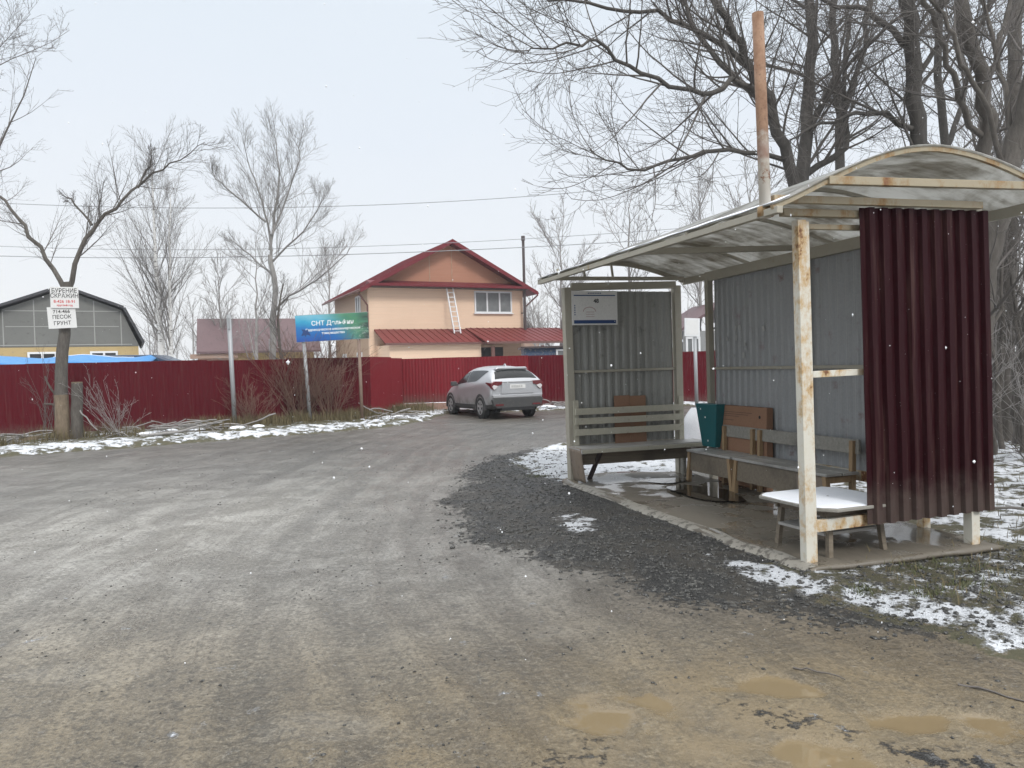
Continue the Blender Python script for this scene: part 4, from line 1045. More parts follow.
tl = Tubes(); q, rs = limb(tl, random.Random(9), [(0, 0, -0.1), (0.05, 0, 1.4), (-0.05, 0, 2.7), (0.1, 0.1, 4.2)], 0.09, 0.02, 6, 3, 0.03)
sapl = thing('bare_tree', 'short slim bare tree growing out of the big shrub left of the banner', 'tree', (-7.0, 23.5, 0.1))
tl.build('trunk', M['bark'], sapl); tb = Tubes(); sprout(tb, random.Random(10), q, rs, SGL, 0, 0.3, 1.6); tb.build('crown', M['twig'], sapl)
for i, (x, y, h, sd_, lab) in enumerate([(6.2, 8.6, 1.3, 81, 'twiggy dead shrub on the snow right of the rear shelter post'), (7.6, 10.6, 1.9, 82, 'tall twiggy shrub in front of the pale trunk at the right edge'),
                                    (9.8, 12.2, 2.2, 83, 'dense twiggy shrub at the far right behind the snowy bank'), (6.5, 11.9, 2.3, 84, 'twiggy shrub directly behind the maroon panel edge'), (11.0, 16.5, 2.8, 85, 'wide twiggy shrub far behind the right edge trunks')]):
    shrub('dead_shrub', lab, (x, y, 0.02), 26, h, sd_, M['twig_pale'] if i % 2 else M['twig'], 1.1, 0.010)

# grass ------------------------------------------------------------------------------------
def blades(name, pts, hmin, hmax, wdt, mat, label, seed, droop=0.5):
    rg = np.random.default_rng(seed); n = len(pts)
    z, _ = fields(pts[:, 0], pts[:, 1])
    h = rg.uniform(hmin, hmax, n) * (0.5 + rg.random(n)); a = rg.random(n) * 6.28; ln = rg.uniform(0.1, droop, n) * h
    ca, sa = np.cos(a), np.sin(a); w_ = wdt * (0.6 + 0.8 * rg.random(n))
    V_ = []
    for t, ww in ((0, 1.0), (0.55, 0.75), (1.0, 0.12)):
        cx = pts[:, 0] + ca * ln * t * t; cy = pts[:, 1] + sa * ln * t * t; cz = z - 0.01 + h * (t - 0.25 * t * t)
        for s in (-1, 1):
            V_.append(np.stack([cx - sa * w_ * ww * s / 2, cy + ca * w_ * ww * s / 2, cz], -1))
    V_ = np.stack(V_, 1)
    f = np.array([(0, 1, 3, 2), (2, 3, 5, 4)])
    ff = (f[None] + (np.arange(n) * 6)[:, None, None]).reshape(-1, 4)
    o = bpy.data.objects.new(name, np_mesh(name, V_.reshape(-1, 3), ff, mat, True)); link(o)
    return tag(o, label, 'grass', kind='stuff')
def verge_pts(n):
    t = nprng.random(n * 3); k = np.array([(-14, 14.9), (-10.5, 18.2), (-7.3, 20.9), (-5.2, 22.7), (-4.2, 23.3), (-3.6, 25), (-3.4, 27.2)])
    u = t * (len(k) - 1); i = np.minimum(u.astype(int), len(k) - 2); fr = (u - i)[:, None]
    p = k[i] * (1 - fr) + k[i + 1] * fr
    p = p + nprng.normal(0, 1, p.shape) * np.array([0.35, 0.45])
    p[:, 1] += 1.0
    cl = fbm(p[:, 0], p[:, 1], 1.5, 44) > 0.05
    fence_y = 21.0 + (p[:, 0] + 12.3) * (3.3 / 7.66)
    return p[cl & ((p[:, 1] < fence_y - 0.1) | (p[:, 0] > -4.3))][:n]
_vp = verge_pts(7000); _ex = np.stack([nprng.uniform(-8.8, -4.6, 2600), np.zeros(2600)], -1); _ex[:, 1] = 22.35 + (_ex[:, 0] + 7.0) * 0.42 + nprng.normal(0, 0.28, 2600)
blades('dry_grass', np.concatenate([_vp, _ex]), 0.12, 0.42, 0.013, M['straw'], 'dry yellow and brown grass along the foot of the red fence', 5)
def cluster_pts(cs, per):
    out = []
    for cx, cy, r in cs:
        out.append(np.stack([cx + nprng.normal(0, r, per), cy + nprng.normal(0, r, per)], -1))
    return np.concatenate(out)
blades('green_grass', cluster_pts([(2.69, 5.02, 0.07), (3.40, 5.45, 0.14), (3.05, 5.15, 0.10), (3.25, 5.75, 0.12), (2.95, 5.65, 0.10), (3.7, 5.0, 0.15), (0.32, 11.0, 0.10), (2.25, 5.75, 0.05), (3.9, 5.5, 0.2), (2.3, 5.1, 0.05)], 150), 0.02, 0.06, 0.006, M['green_tuft'], 'low green and brown grass tufts poking through snow near the shelter', 6, 1.2)
blades('brown_grass', np.concatenate([np.stack([nprng.uniform(4.2, 12, 3000), nprng.uniform(6.3, 16, 3000)], -1), np.stack([nprng.uniform(2.6, 5.0, 500), nprng.uniform(4.6, 6.6, 500)], -1)]), 0.03, 0.13, 0.007, M['straw'], 'sparse brown grass and stalks on the snowy ground behind the shelter', 8, 1.0)

# fallen sticks and snow-covered brush on the verge
def sticks(name, label, base, n, L, seed, mat):
    rg = random.Random(seed); tb = Tubes()
    for i in range(n):
        a = rg.uniform(-0.5, 0.5) + (math.pi if rg.random() < 0.5 else 0)
        p = (rg.gauss(0, L * 0.4), rg.gauss(0, 0.18), rg.uniform(0.02, 0.22))
        q, _ = path(rg, p, (math.cos(a), math.sin(a), rg.uniform(-0.1, 0.25)), L * rg.uniform(0.3, 0.8), 5, 0.12, -0.05)
        tb.add(q, [0.022 * rg.uniform(0.4, 1.0)] * 6, 5)
    root = thing(name, label, 'brush', base, 0.35)
    tb.build('branches', mat, root)
    rgs = np.random.default_rng(seed)
    for k in range(5):
        mb = MB()
        cx, cy = rgs.normal(0, L * 0.35), rgs.normal(0, 0.12); r = rgs.uniform(0.06, 0.15)
        rows = []
        for i in range(5):
            th = i / 4 * math.pi / 2
            rows.append([(cx + 1.6 * r * math.cos(th) * math.cos(p_) * (1 + 0.2 * math.sin(3 * p_ + k)), cy + r * math.cos(th) * math.sin(p_), 0.02 + 0.55 * r * math.sin(th)) for p_ in [j * math.pi / 6 for j in range(13)]])
        mb.grid(rows); mb.build('snow_cover', M['snow'], root, True)
    return root
sticks('brush_heap', 'snow-covered heap of cut branches left of the sign tree', (-12.2, 18.0, 0.1), 26, 1.2, 1, M['bark_pale'])
sticks('brush_heap', 'snow-covered cut branches in the verge between the stump and the tall grey pole', (-9.2, 19.6, 0.1), 24, 1.3, 2, M['bark_pale'])
sticks('brush_heap', 'snowy brush at the foot of the fence beside the tall grey pole', (-8.3, 20.6, 0.1), 26, 1.2, 3, M['twig_pale'])
sticks('brush_heap', 'snowy heap of grass and rubble at the fence corner left of the car', (-3.6, 23.6, 0.08), 24, 1.1, 4, M['twig_pale'])
sticks('brush_heap', 'snowy rubble along the fence right of the car', (1.6, 27.55, 0.08), 20, 0.9, 5, M['twig_pale'])
sticks('brush_heap', 'fallen twigs on the snow behind the maroon panel', (5.6, 7.6, 0.03), 22, 0.9, 6, M['twig'])
lg = MB().box((0, 0, 0.07), (0.42, 0.16, 0.14), 0.2)
o = lg.build('sawn_log', M['bark_stripped'], None, bevel=0.02, loc=(-11.65, 18.55, 0.08)); tag(o, 'short yellow sawn log lying left of the sign tree foot', 'log')
tt = Tubes(); limb(tt, random.Random(12), [(-0.8, 0, 0.05), (0, 0.05, 0.12), (0.8, 0.1, 0.28)], 0.05, 0.02, 6, 3, 0.02)
o = tt.build('fallen_branch', M['bark_pale']); o.location = (-8.4, 19.0, 0.06); tag(o, 'long pale fallen branch lying on the snowy verge near the tall grey pole', 'branch')
tt = Tubes(); limb(tt, random.Random(13), [(-0.25, 0, 0.02), (0, 0.03, 0.03), (0.28, 0.0, 0.02)], 0.012, 0.006, 5, 3, 0.01)
o = tt.build('fallen_stick', M['twig']); o.location = (2.2, 3.55, 0.0); o.scale = (0.6,) * 3; o.rotation_euler = (0, 0, -0.9); tag(o, 'dark stick lying on the mud right of the yellow puddles', 'stick')
tt = Tubes(); limb(tt, random.Random(14), [(-0.22, 0, 0.02), (0, 0.03, 0.03), (0.25, 0.0, 0.02)], 0.010, 0.005, 5, 3, 0.01)
o = tt.build('fallen_stick', M['twig']); o.location = (1.5, 3.85, 0.0); o.scale = (0.55,) * 3; o.rotation_euler = (0, 0, -0.7); tag(o, 'thin stick pressed in the mud beside the yellow puddles', 'stick')

# ------------------------------------------------------------------ fences
def fence(name, label, A, B, h, mat, pitch=0.115, post_step=2.5, kick=0.0, sheet_w=1.15, seed=0, cat='fence', zoff=0.0):
    rg = random.Random(seed)
    A = Vector(A); B = Vector(B); L = (B - A).length
    root = thing(name, label, cat, (A.x, A.y, zoff), math.atan2(B.y - A.y, B.x - A.x))
    x = 0.0
    while x < L - 0.05:
        w_ = min(sheet_w, L - x)
        o = corrugated(w_, h + rg.uniform(-0.016, 0.016) - kick, pitch, 0.014).build('sheet', mat, root, solid=0.002, fix=False)
        o.location = (x, (0.0, -0.004)[int(x * 10) % 2], kick + 0.02)
        x += w_ - 0.02
    n = max(1, int(L / post_step))
    for i in range(n + 1):
        px = min(max(0.05, L * i / n), L - 0.05)
        MB().box((px, 0.07, h / 2 - 0.1), (0.06, 0.06, h - 0.15)).build('post', M['gutter'], root)
    for z in (0.45, h - 0.4):
        MB().box((L / 2, 0.025, z), (L, 0.03, 0.04)).build('rail', M['gutter'], root)
    if kick:
        MB().box((L / 2, 0.0, kick / 2 - 0.02), (L, 0.12, kick + 0.04)).build('plinth', M['concrete'], root)
    return root
fence('metal_fence', 'long dark red ribbed metal fence behind the sign tree on the left', (-17.2, 18.9), (-4.48, 24.38), 1.98, M['fence'], seed=1)
fence('metal_fence', 'short red ribbed fence stepping back at the banner end towards the gate', (-4.48, 24.38), (-3.98, 27.97), 1.98, M['gate'], seed=2)
fence('metal_gate', 'brighter red ribbed metal gate on a concrete strip behind the silver car', (-4.0, 27.95), (0.62, 28.25), 1.95, M['gate'], kick=0.33, seed=3, cat='gate')
fence('metal_fence', 'dark red ribbed metal fence right of the car running behind the shelter', (0.58, 28.24), (11.5, 29.1), 1.95, M['fence'], seed=4)

# ------------------------------------------------------------------ houses
def window(parent, x0, x1, z0, z1, y, n, facing='y', pane='pane', trim=0.09, frame_m='white'):
    """window set proud of a wall whose outer face is at -y (facing y) or at -x (facing x)"""
    f = MB(); 
    def bx(mb, a0, a1, b0, b1, d0, d1):
        if facing == 'y': mb.bx((a0, y - d1, b0), (a1, y - d0, b1))
        else: mb.bx((y - d1, a0, b0), (y - d0, a1, b1))
    bx(f, x0, x1, z1 - trim, z1, 0, 0.07); bx(f, x0, x1, z0, z0 + trim, 0, 0.07)
    bx(f, x0, x0 + trim, z0 + trim, z1 - trim, 0, 0.07); bx(f, x1 - trim, x1, z0 + trim, z1 - trim, 0, 0.07)
    for i in range(1, n):
        c = x0 + (x1 - x0) * i / n
        bx(f, c - trim * 0.5, c + trim * 0.5, z0 + trim, z1 - trim, 0, 0.065)
    fr = f.build('window', M[frame_m], parent)
    g = MB(); bx(g, x0 + trim * 0.9, x1 - trim * 0.9, z0 + trim * 0.9, z1 - trim * 0.9, 0.003, 0.03); g.build('pane', M[pane], fr)
    s = MB(); bx(s, x0 - 0.06, x1 + 0.06, z0 - 0.05, z0 - 0.003, 0, 0.14); s.build('sill', M[frame_m], fr)
    return fr

hs_ = thing('peach_house', 'two-storey peach sided house with dark red gable roof behind the fence', 'house', (-7.69, 42.0, 0), 0.451)
W_, L_, E_, RZ = 9.4, 8.0, 6.2, 8.72
MB().bx((0, 0, -0.3), (W_, 0.25, E_ - 0.12)).build('front_wall', M['siding'], hs_)
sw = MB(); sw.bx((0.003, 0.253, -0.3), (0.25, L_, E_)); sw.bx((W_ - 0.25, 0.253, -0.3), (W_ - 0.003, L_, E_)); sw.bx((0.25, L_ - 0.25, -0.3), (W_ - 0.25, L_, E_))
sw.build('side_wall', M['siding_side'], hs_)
gab = MB().prism([(0.05, E_ - 0.05), (W_ - 0.05, E_ - 0.05), (W_ / 2, RZ - 0.08)], 0.02, 0.24); gab.prism([(0.05, E_ - 0.05), (W_ - 0.05, E_ - 0.05), (W_ / 2, RZ - 0.08)], L_ - 0.24, L_ - 0.02)
gb_ = gab.build('gable_wall', M['siding_gable'], hs_)
MB().bx((W_ / 2 - 1.15, -0.0, E_ + 0.25), (W_ / 2 - 1.11, 0.02, RZ - 0.65)).build('seam', M['siding_side'], gb_)
MB().bx((W_ / 2 + 0.2, -0.0, E_ + 0.25), (W_ / 2 + 0.23, 0.02, RZ - 0.25)).build('seam', M['siding_side'], gb_)
ov, oe = 0.75, 0.6
slope = (RZ - E_) / (W_ / 2)
for s, nm in ((-1, 'left'), (1, 'right')):
    xe = W_ / 2 + s * (W_ / 2 + oe); ze = E_ - oe * slope + 0.05
    rb = MB()
    rb.prism([(W_ / 2, RZ + 0.05), (xe, ze), (xe, ze - 0.10), (W_ / 2, RZ - 0.05)], -ov, L_ + 0.5)
    ro = rb.build('roof_slope', M['roof_red'], hs_)
    fb = MB(); fb.prism([(W_ / 2, RZ + 0.09), (xe + s * 0.03, ze + 0.04), (xe + s * 0.03, ze - 0.20), (W_ / 2, RZ - 0.15)], -ov - 0.05, -ov - 0.004)
    fb.build('fascia', M['roof_red'], ro)
    gt = MB(); gt.tube([(xe + s * 0.06, -ov, ze - 0.06), (xe + s * 0.06, L_ + 0.5, ze - 0.10)], 0.06, 6); gt.build('gutter', M['gutter'], ro)
    ribs = MB()
    for k in range(22):
        yy = -ov + 0.2 + k * 0.42
        a = Vector((W_ / 2, yy, RZ + 0.055)); b = Vector((xe, yy, ze + 0.005)); ribs.bar(a, b, 0.03, 0.03)
    ribs.build('roof_seam', M['roof_red'], ro)
sof = MB(); sof.prism([(0.3, E_ + 0.0), (W_ - 0.3, E_ + 0.0), (W_ / 2, RZ - 0.22)], -0.002, 0.0)
pent = MB().prism([(-0.85, E_ + 0.02), (0.0, E_ + 0.28), (0.0, E_ - 0.02), (-0.85, E_ - 0.10)], -0.12, W_ + 0.12, 'x')
pent.build('pent_roof', M['roof_red'], hs_)
MB().bx((-0.4, -0.72, E_ - 0.13), (W_ + 0.5, -0.05, E_ - 0.103)).build('soffit', M['dark_paint'], hs_)
window(hs_, 6.25, 8.65, 4.72, 6.0, 0, 3)
window(hs_, 1.6, 2.6, 4.1, 5.8, 0, 2, 'x'); window(hs_, 1.6, 2.6, 0.9, 2.6, 0, 2, 'x'); window(hs_, 5.2, 6.0, 0.9, 2.6, 0, 2, 'x')
for x, s in ((-0.02, -1), (W_ + 0.02, 1)):
    MB().tube([(x + s * 0.72, -0.55, E_ - 0.42), (x + s * 0.08, -0.12, E_ - 1.1), (x + s * 0.08, -0.12, 3.3)], 0.05, 6).build('downpipe', M['gutter'], hs_)
# porches: two lean-to roofs in front of the wall
def lean_to(x0, x1, out, z_top, z_low, hip=0.9):
    rb = MB(); t = 0.08
    a = [(x0 + 0.0, -0.01, z_top), (x1, -0.01, z_top), (x1 + 0.25, -out, z_low), (x0 - 0.15, -out, z_low)]
    rb.add([p for p in a] + [(p[0], p[1], p[2] - t) for p in a], ((0,1,2,3),(7,6,5,4),(0,4,5,1),(1,5,6,2),(2,6,7,3),(3,7,4,0)))
    r_ = rb.build('porch_roof', M['porch_red'], hs_)
    g2 = MB(); g2.bar((x0 - 0.15, -out - 0.03, z_low - 0.06), (x1 + 0.25, -out - 0.03, z_low - 0.06), 0.07, 0.12); g2.build('gutter', M['gutter'], r_)
    rs_ = MB(); k = x0 + 0.3
    while k < x1:
        rs_.bar((k, -0.02, z_top + 0.015), (k, -out, z_low + 0.015), 0.03, 0.03); k += 0.4
    rs_.build('roof_seam', M['porch_red'], r_)
lean_to(0.25, 6.0, 2.6, 3.8, 2.95)
lean_to(5.65, 12.2, 3.3, 3.86, 2.95)
pw = MB(); pw.bx((0.4, -2.3, -0.2), (5.6, -0.02, 2.86)); pw.build('porch_wall', M['siding'], hs_)
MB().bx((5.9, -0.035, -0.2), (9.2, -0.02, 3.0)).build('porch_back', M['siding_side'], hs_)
window(hs_, 6.4, 8.1, 0.9, 2.85, -0.036, 1, 'y', 'pane_dark', 0.12, 'siding_side')
for x in (5.95, 9.0, 12.0):
    MB().box((x, -3.1, 1.25), (0.16, 0.16, 2.9)).build('porch_post', M['porch_red'] if x > 6 else M['gutter'], hs_)
fp = MB().tube([(9.3, -0.45, 3.3), (9.3, -0.45, 9.0)], 0.085, 8); fl = fp.build('flue_pipe', M['dark_paint'], hs_)
MB().tube([(9.3, -0.45, 8.98), (9.3, -0.45, 9.25)], 0.12, 8).build('cowl', M['dark_paint'], fl)
MB().bx((9.27, -0.46, 4.7), (9.33, -0.02, 4.76)).build('bracket', M['dark_paint'], fl)
# ladder lying against the front wall, standing on the porch roof
ld = thing('ladder', 'white ladder leaning on the peach house wall above the porch roof', 'ladder', hs_.matrix_basis @ Vector((4.7, -1.15, 3.50)), 0.451)
la, lb = Vector((0, 0, 0)), Vector((-0.12, 0.78, 2.75))
for s in (-0.19, 0.19):
    MB().bar(la + Vector((s, 0, 0)), lb + Vector((s, 0, 0)), 0.06, 0.06).build('rail', M['white'], ld)
for k in range(10):
    c = la.lerp(lb, (k + 0.5) / 10); MB().bar(c - Vector((0.165, 0, 0)), c + Vector((0.165, 0, 0)), 0.04, 0.04).build('rung', M['white'], ld)

# barn with gambrel roof
bn = thing('barn', 'gambrel roofed grey barn with yellow lower wall at the far left', 'barn', (-23.1, 40.0, 0), 0.46)
prof = [(-3.7, 3.35), (-2.8, 5.2), (-0.62, 6.03), (0.58, 6.03), (2.72, 5.2), (3.6, 3.35)]
MB().prism([(-3.5, 3.2), (-3.5, 3.3)] + [(x * 0.97, z - 0.08) for x, z in prof[1:-1]] + [(3.4, 3.3), (3.4, 3.2)], 0.0, 9.0).build('gable_wall', M['barn_board'], bn)
lowwall = MB().bx((-3.6, 0.02, -0.3), (3.4, 9.0, 3.197)); lowwall.build('wall', M['stucco_yellow'], bn)
sm = MB()
for x in (-2.7, -1.35, 0.0, 1.35, 2.6): sm.bx((x - 0.025, -0.018, 3.25), (x + 0.025, -0.003, 5.0 if abs(x) > 2 else 5.6))
for z in (3.3, 4.25, 5.05): sm.bx((-3.2 if z < 4 else -2.6, -0.026, z - 0.025), (3.1 if z < 4 else 2.5, -0.019, z + 0.025))
sm.build('panel_seam', M['barn_seam'], bn)
for (x0, z0), (x1, z1) in zip(prof[:-1], prof[1:]):
    dx, dz = x1 - x0, z1 - z0; l = math.hypot(dx, dz); nxx, nzz = -dz / l * 0.13, dx / l * 0.13
    MB().prism([(x0, z0), (x1, z1), (x1 + nxx, z1 + nzz), (x0 + nxx, z0 + nzz)], -0.45, 9.3).build('roof_slope', M['barn_roof'], bn)
window(bn, -1.7, -0.4, 2.3, 2.95, 0.02, 2, 'y', 'pane_dark', 0.10); window(bn, 1.1, 2.4, 2.3, 2.95, 0.02, 2, 'y', 'pane_dark', 0.10)

# plum roofed cottage
ct = thing('cottage', 'low cottage with plum brown roof and yellow and brick walls beyond the fence', 'house', (-18.3, 45.0, 0), 0.35)
MB().bx((0, 0, -0.3), (2.05, 5, 2.75)).build('wall', M['brick'], ct)
MB().bx((2.053, 0.05, -0.3), (6.6, 5, 2.85)).build('wall', M['stucco_yellow'], ct)
MB().prism([(-0.45, 2.9), (2.5, 5.0), (5.4, 2.9), (5.4, 2.78), (2.5, 4.86), (-0.45, 2.78)], -0.05, 7.0, 'x').build('roof', M['purple_roof'], ct)
MB().bx((-0.4, -0.3, 2.5), (2.2, -0.003, 2.76)).build('eave_board', M['brick'], ct)
window(ct, 0.7, 1.5, 1.3, 2.35, 0, 2); window(ct, 4.4, 5.2, 1.3, 2.4, 0.05, 2)
MB().tube([(4.0, -0.5, 0), (4.0, -0.5, 3.6)], 0.04, 6).build('flue_pipe', M['pole_grey'], ct)

# grey cabin seen through the gap in the shelter, blue shed, far brown roof
cb = thing('cabin', 'pale grey planked cabin with white framed window behind the right fence', 'cabin', (6.55, 33.0, 0), 0.12)
MB().bx((0.85, 0, -0.3), (4.5, 3.5, 2.9)).build('wall', M['plank_grey'], cb)
MB().bx((-0.2, 0.3, -0.3), (0.847, 3.0, 1.9)).build('annex_wall', M['brick'], cb)
MB().prism([(-0.4, 1.92), (0.845, 2.55), (0.845, 2.45), (-0.4, 1.82)], 0.0, 3.3).build('annex_roof', M['snow'], cb)
MB().prism([(0.5, 2.9), (2.7, 4.2), (4.9, 2.9), (4.9, 2.78), (2.7, 4.08), (0.5, 2.78)], -0.3, 3.9).build('roof', M['purple_roof'], cb)
window(cb, 0.95, 1.6, 1.15, 2.65, 0, 2)
bs_ = thing('shed', 'low blue boarded shed with pale windows beyond the fence right of the porch', 'shed', (0.55, 32.5, 0), 0.05)
MB().bx((0, 0, -0.3), (2.6, 2, 2.32)).build('wall', M['blue_board'], bs_)
MB().bx((-0.15, -0.2, 2.322), (2.75, 2.1, 2.40)).build('roof', M['dark_paint'], bs_)
for x in (1.35, 1.85): window(bs_, x, x + 0.4, 1.9, 2.26, 0, 1, 'y', 'pane', 0.07)
fr_ = thing('far_shed', 'distant brown roofed outbuilding behind the peach house', 'shed', (-0.6, 60.0, 0), 0.1)
MB().bx((0.2, 0, -0.3), (2.8, 6, 3.9)).build('wall', M['brick'], fr_)
MB().prism([(-0.3, 4.3), (1.6, 5.35), (3.2, 3.8), (3.2, 3.65), (1.6, 5.2), (-0.3, 4.15)], -0.3, 6.3).build('roof', M['dark_paint'], fr_)

# blue tarpaulin over a frame, navy van
tp = thing('tarpaulin', 'bright blue tarpaulin draped over a low frame behind the left fence', 'tarpaulin', (-17.9, 25.2, 0), 0.20)
rows = []
for i in range(31):
    x = 5.6 * i / 30; row = []
    for j in range(13):
        y = 2.4 * j / 12; b = 1 - abs(j / 12 - 0.5) * 2
        z = 2.03 + 0.30 * b ** 0.8 + 0.05 * math.sin(x * 2.3 + 0.5) + 0.03 * mnoise.noise(Vector((x * 2.2, y * 3, 0))) - (0.12 if i in (0, 30) else 0) - 0.03 * (x - 2.8) * 0.5
        row.append((x, y, z))
    rows.append(row)
MB().grid(rows).build('sheet', M['tarp'], tp, True, solid=0.01)
sr = [[(x + 0, y, z + 0.012) for x, y, z in r_[6:9]] for r_ in rows[12:27]]
MB().grid(sr).build('snow_cover', M['snow'], tp, True, solid=0.02)
for x in (0.1, 2.8, 5.5):
    for y in (0.1, 2.3): MB().box((x, y, 0.95), (0.06, 0.06, 1.9)).build('post', M['wood_brown'], tp)
vn = thing('minivan', 'navy minivan whose roof shows over the left fence behind the birch', 'van', (-17.0, 30.2, 0), 0.15)
vp = [(0.0, 0.4), (0.05, 1.3), (0.35, 2.30), (0.8, 2.45), (2.9, 2.42), (3.45, 2.2), (4.1, 1.35), (4.75, 1.1), (4.85, 0.4)]
MB().prism(vp, 0, 1.75).build('body', M['van_paint'], vn, bevel=0.08)
for y, a in ((-0.006, 1), (1.756, -1)):
    for q in ([(0.45, 1.5), (0.55, 2.2), (1.6, 2.25), (1.6, 1.5)], [(1.7, 1.5), (1.7, 2.25), (2.8, 2.22), (3.2, 2.1), (3.7, 1.5)]):
        MB().prism(q, y - 0.004, y + 0.004).build('side_window', M['car_glass'], vn)
for x in (0.9, 3.9):
    for y in (-0.02, 1.77): MB().tube([(x, y - 0.1, 0.32), (x, y + 0.1, 0.32)], 0.32, 14).build('wheel', M['rubber'], vn)

# ------------------------------------------------------------------ bus shelter
sh = thing('bus_shelter', 'rusty white bus shelter with clouded arched roof and maroon end panel', 'bus shelter', SW(0, 0), SROT)
def beam(name, p, q, w_, h_, mat='post', parent=sh, up=(0, 0, 1), bevel=0.004):
    return MB().bar(p, q, w_, h_, up).build(name, M[mat], parent, bevel=bevel)
LEAN = -0.03
np_ = beam('post', (0.0, 0.0, -0.05), (LEAN, 0.0, 2.64), 0.076, 0.076)
beam('angle_strip', (0.051, -0.02, 0.02), (0.051 + LEAN, -0.02, 2.63), 0.022, 0.035, 'post', np_)
beam('post', (1.60, -0.03, -0.05), (1.58, -0.03, 2.72), 0.085, 0.085)
beam('post', (1.73, 0.58, -0.05), (1.71, 0.58, 2.66), 0.08, 0.08)
beam('post', (1.735, 2.18, -0.05), (1.72, 2.18, 2.68), 0.075, 0.075)
beam('post', (1.76, 4.03, -0.05), (1.74, 4.03, 2.68), 0.08, 0.08, 'frame')
beam('post', (0.0, 4.66, -0.05), (LEAN, 4.66, 2.62), 0.12, 0.10, 'frame')
beam('post', (1.63, 4.66, -0.05), (1.62, 4.66, 2.66), 0.10, 0.10, 'frame')
# far end panel
o = corrugated(1.50, 2.06, 0.115, 0.020, dent=0.007).build('end_panel', M['galv'], sh, solid=0.002, fix=False, loc=(0.06, 4.69, 0.52))
beam('top_rail', (0.03, 4.64, 2.63), (1.60, 4.64, 2.67), 0.05, 0.10, 'frame')
beam('side_rail', (0.055, 4.655, 1.50), (1.58, 4.655, 1.505), 0.03, 0.035, 'frame')
beam('bottom_rail', (0.055, 4.66, 0.50), (1.58, 4.66, 0.50), 0.04, 0.05, 'frame')
# back wall
o = corrugated(3.96, 2.26, 0.12, 0.018, axis='y', dent=0.008).build('back_panel', M['galv_blue'], sh, solid=0.002, fix=False, loc=(1.815, 0.05, 0.42))
beam('top_rail', (1.76, 0.0, 2.74), (1.74, 4.07, 2.71), 0.06, 0.12, 'frame')
beam('side_rail', (1.755, 0.04, 1.505), (1.755, 3.99, 1.50), 0.03, 0.035, 'frame')
beam('bottom_rail', (1.755, 0.04, 0.41), (1.755, 2.14, 0.41), 0.05, 0.10)
rgp = random.Random(4)
for k in range(9):
    yy = 3.78 - rgp.random() * 0.9; zz = 1.62 + rgp.random() * 0.42; MB().box((1.791, yy, zz), (0.003, rgp.uniform(0.015, 0.05), rgp.uniform(0.02, 0.08)), 0, rgp.uniform(-0.4, 0.4)).build('paper_scrap', M['scrap'], sh)
for yy, zz in ((1.32, 1.92), (1.22, 1.90)): MB().box((1.791, yy, zz), (0.003, 0.06, 0.08), 0, 0.1).build('paper_scrap', M['scrap'], sh)

# near end: maroon sheet and rails
o = corrugated(1.27, 2.44, 0.127, 0.034, flat=0.40, dent=0.005).build('end_panel', M['maroon'], sh, solid=0.003, fix=False, loc=(0.50, -0.075, 0.30))
o['label'] = 'maroon ribbed end panel with snow specks'
o.rotation_euler = (0, rad(-0.8), 0)
beam('side_rail', (0.06, 0.0, 1.475), (1.54, 0.0, 1.50), 0.04, 0.05)
beam('bottom_rail', (0.06, 0.0, 0.315), (1.54, 0.0, 0.345), 0.05, 0.09)
beam('top_rail', (-0.20, -0.02, 2.69), (0.62, -0.02, 2.70), 0.06, 0.055, 'beam')
beam('top_rail', (0.05, 0.03, 2.60), (1.55, 0.03, 2.62), 0.04, 0.04, 'beam')
# roof
Y0, Y1 = -0.30, 4.74
def roof_pt(a, s):
    x0, z0 = -0.47 + 0.07 * a, 2.69 + 0.05 * a
    xa, za = 1.03 - 0.33 * a, 3.19 - 0.19 * a
    xb, zb = 2.42 - 0.60 * a, 2.87 - 0.11 * a
    y = Y0 + (Y1 - Y0) * a
    if s <= 0.5:
        t = s / 0.5; f = math.sin(t ** 1.12 * math.pi / 2); return Vector((x0 + (xa - x0) * t, y, z0 + (za - z0) * f))
    t = (1 - s) / 0.5; f = math.sin(t ** 1.1 * math.pi / 2); return Vector((xb + (xa - xb) * t, y, zb + (za - zb) * f))
rw = [[roof_pt(i / 24, j / 28) + Vector((0, 0, 0.006 * math.sin(i * 1.1) * math.sin(j * 0.7))) for j in range(29)] for i in range(25)]
rf = MB().grid(rw).build('roof_sheet', M['poly'], sh, True, solid=0.008)
def arch(a, w_, h_, mat, dz=-0.04, s0=0.0, s1=1.0, nm='roof_rib'):
    mb = MB(); n = 20; pts = [roof_pt(a, s0 + (s1 - s0) * k / n) + Vector((0, 0, dz)) for k in range(n + 1)]
    for p, q in zip(pts[:-1], pts[1:]): mb.bar(p, q, w_, h_)
    return mb.build(nm, M[mat], sh)
arch(0.006, 0.03, 0.036, 'beam', -0.025); arch(0.24, 0.025, 0.035, 'frame', -0.025); arch(0.46, 0.025, 0.035, 'frame', -0.025); arch(0.72, 0.025, 0.035, 'frame', -0.025); arch(0.994, 0.03, 0.06, 'frame')
beam('eave_beam', roof_pt(0, 0) + Vector((0.03, -0.02, -0.045)), roof_pt(1, 0) + Vector((0.03, 0.02, -0.045)), 0.05, 0.05, 'frame')
beam('eave_beam', roof_pt(0, 1) + Vector((-0.03, -0.02, -0.03)), roof_pt(1, 1) + Vector((-0.03, 0, -0.03)), 0.04, 0.10, 'frame')
beam('tie_beam', (0.0, Y0 + 0.02, 2.875), (2.25, Y0 + 0.02, 2.935), 0.05, 0.06, 'beam')
beam('tie_beam', (-0.36, -0.13, 2.76), (1.62, -0.13, 2.79), 0.05, 0.055, 'beam')
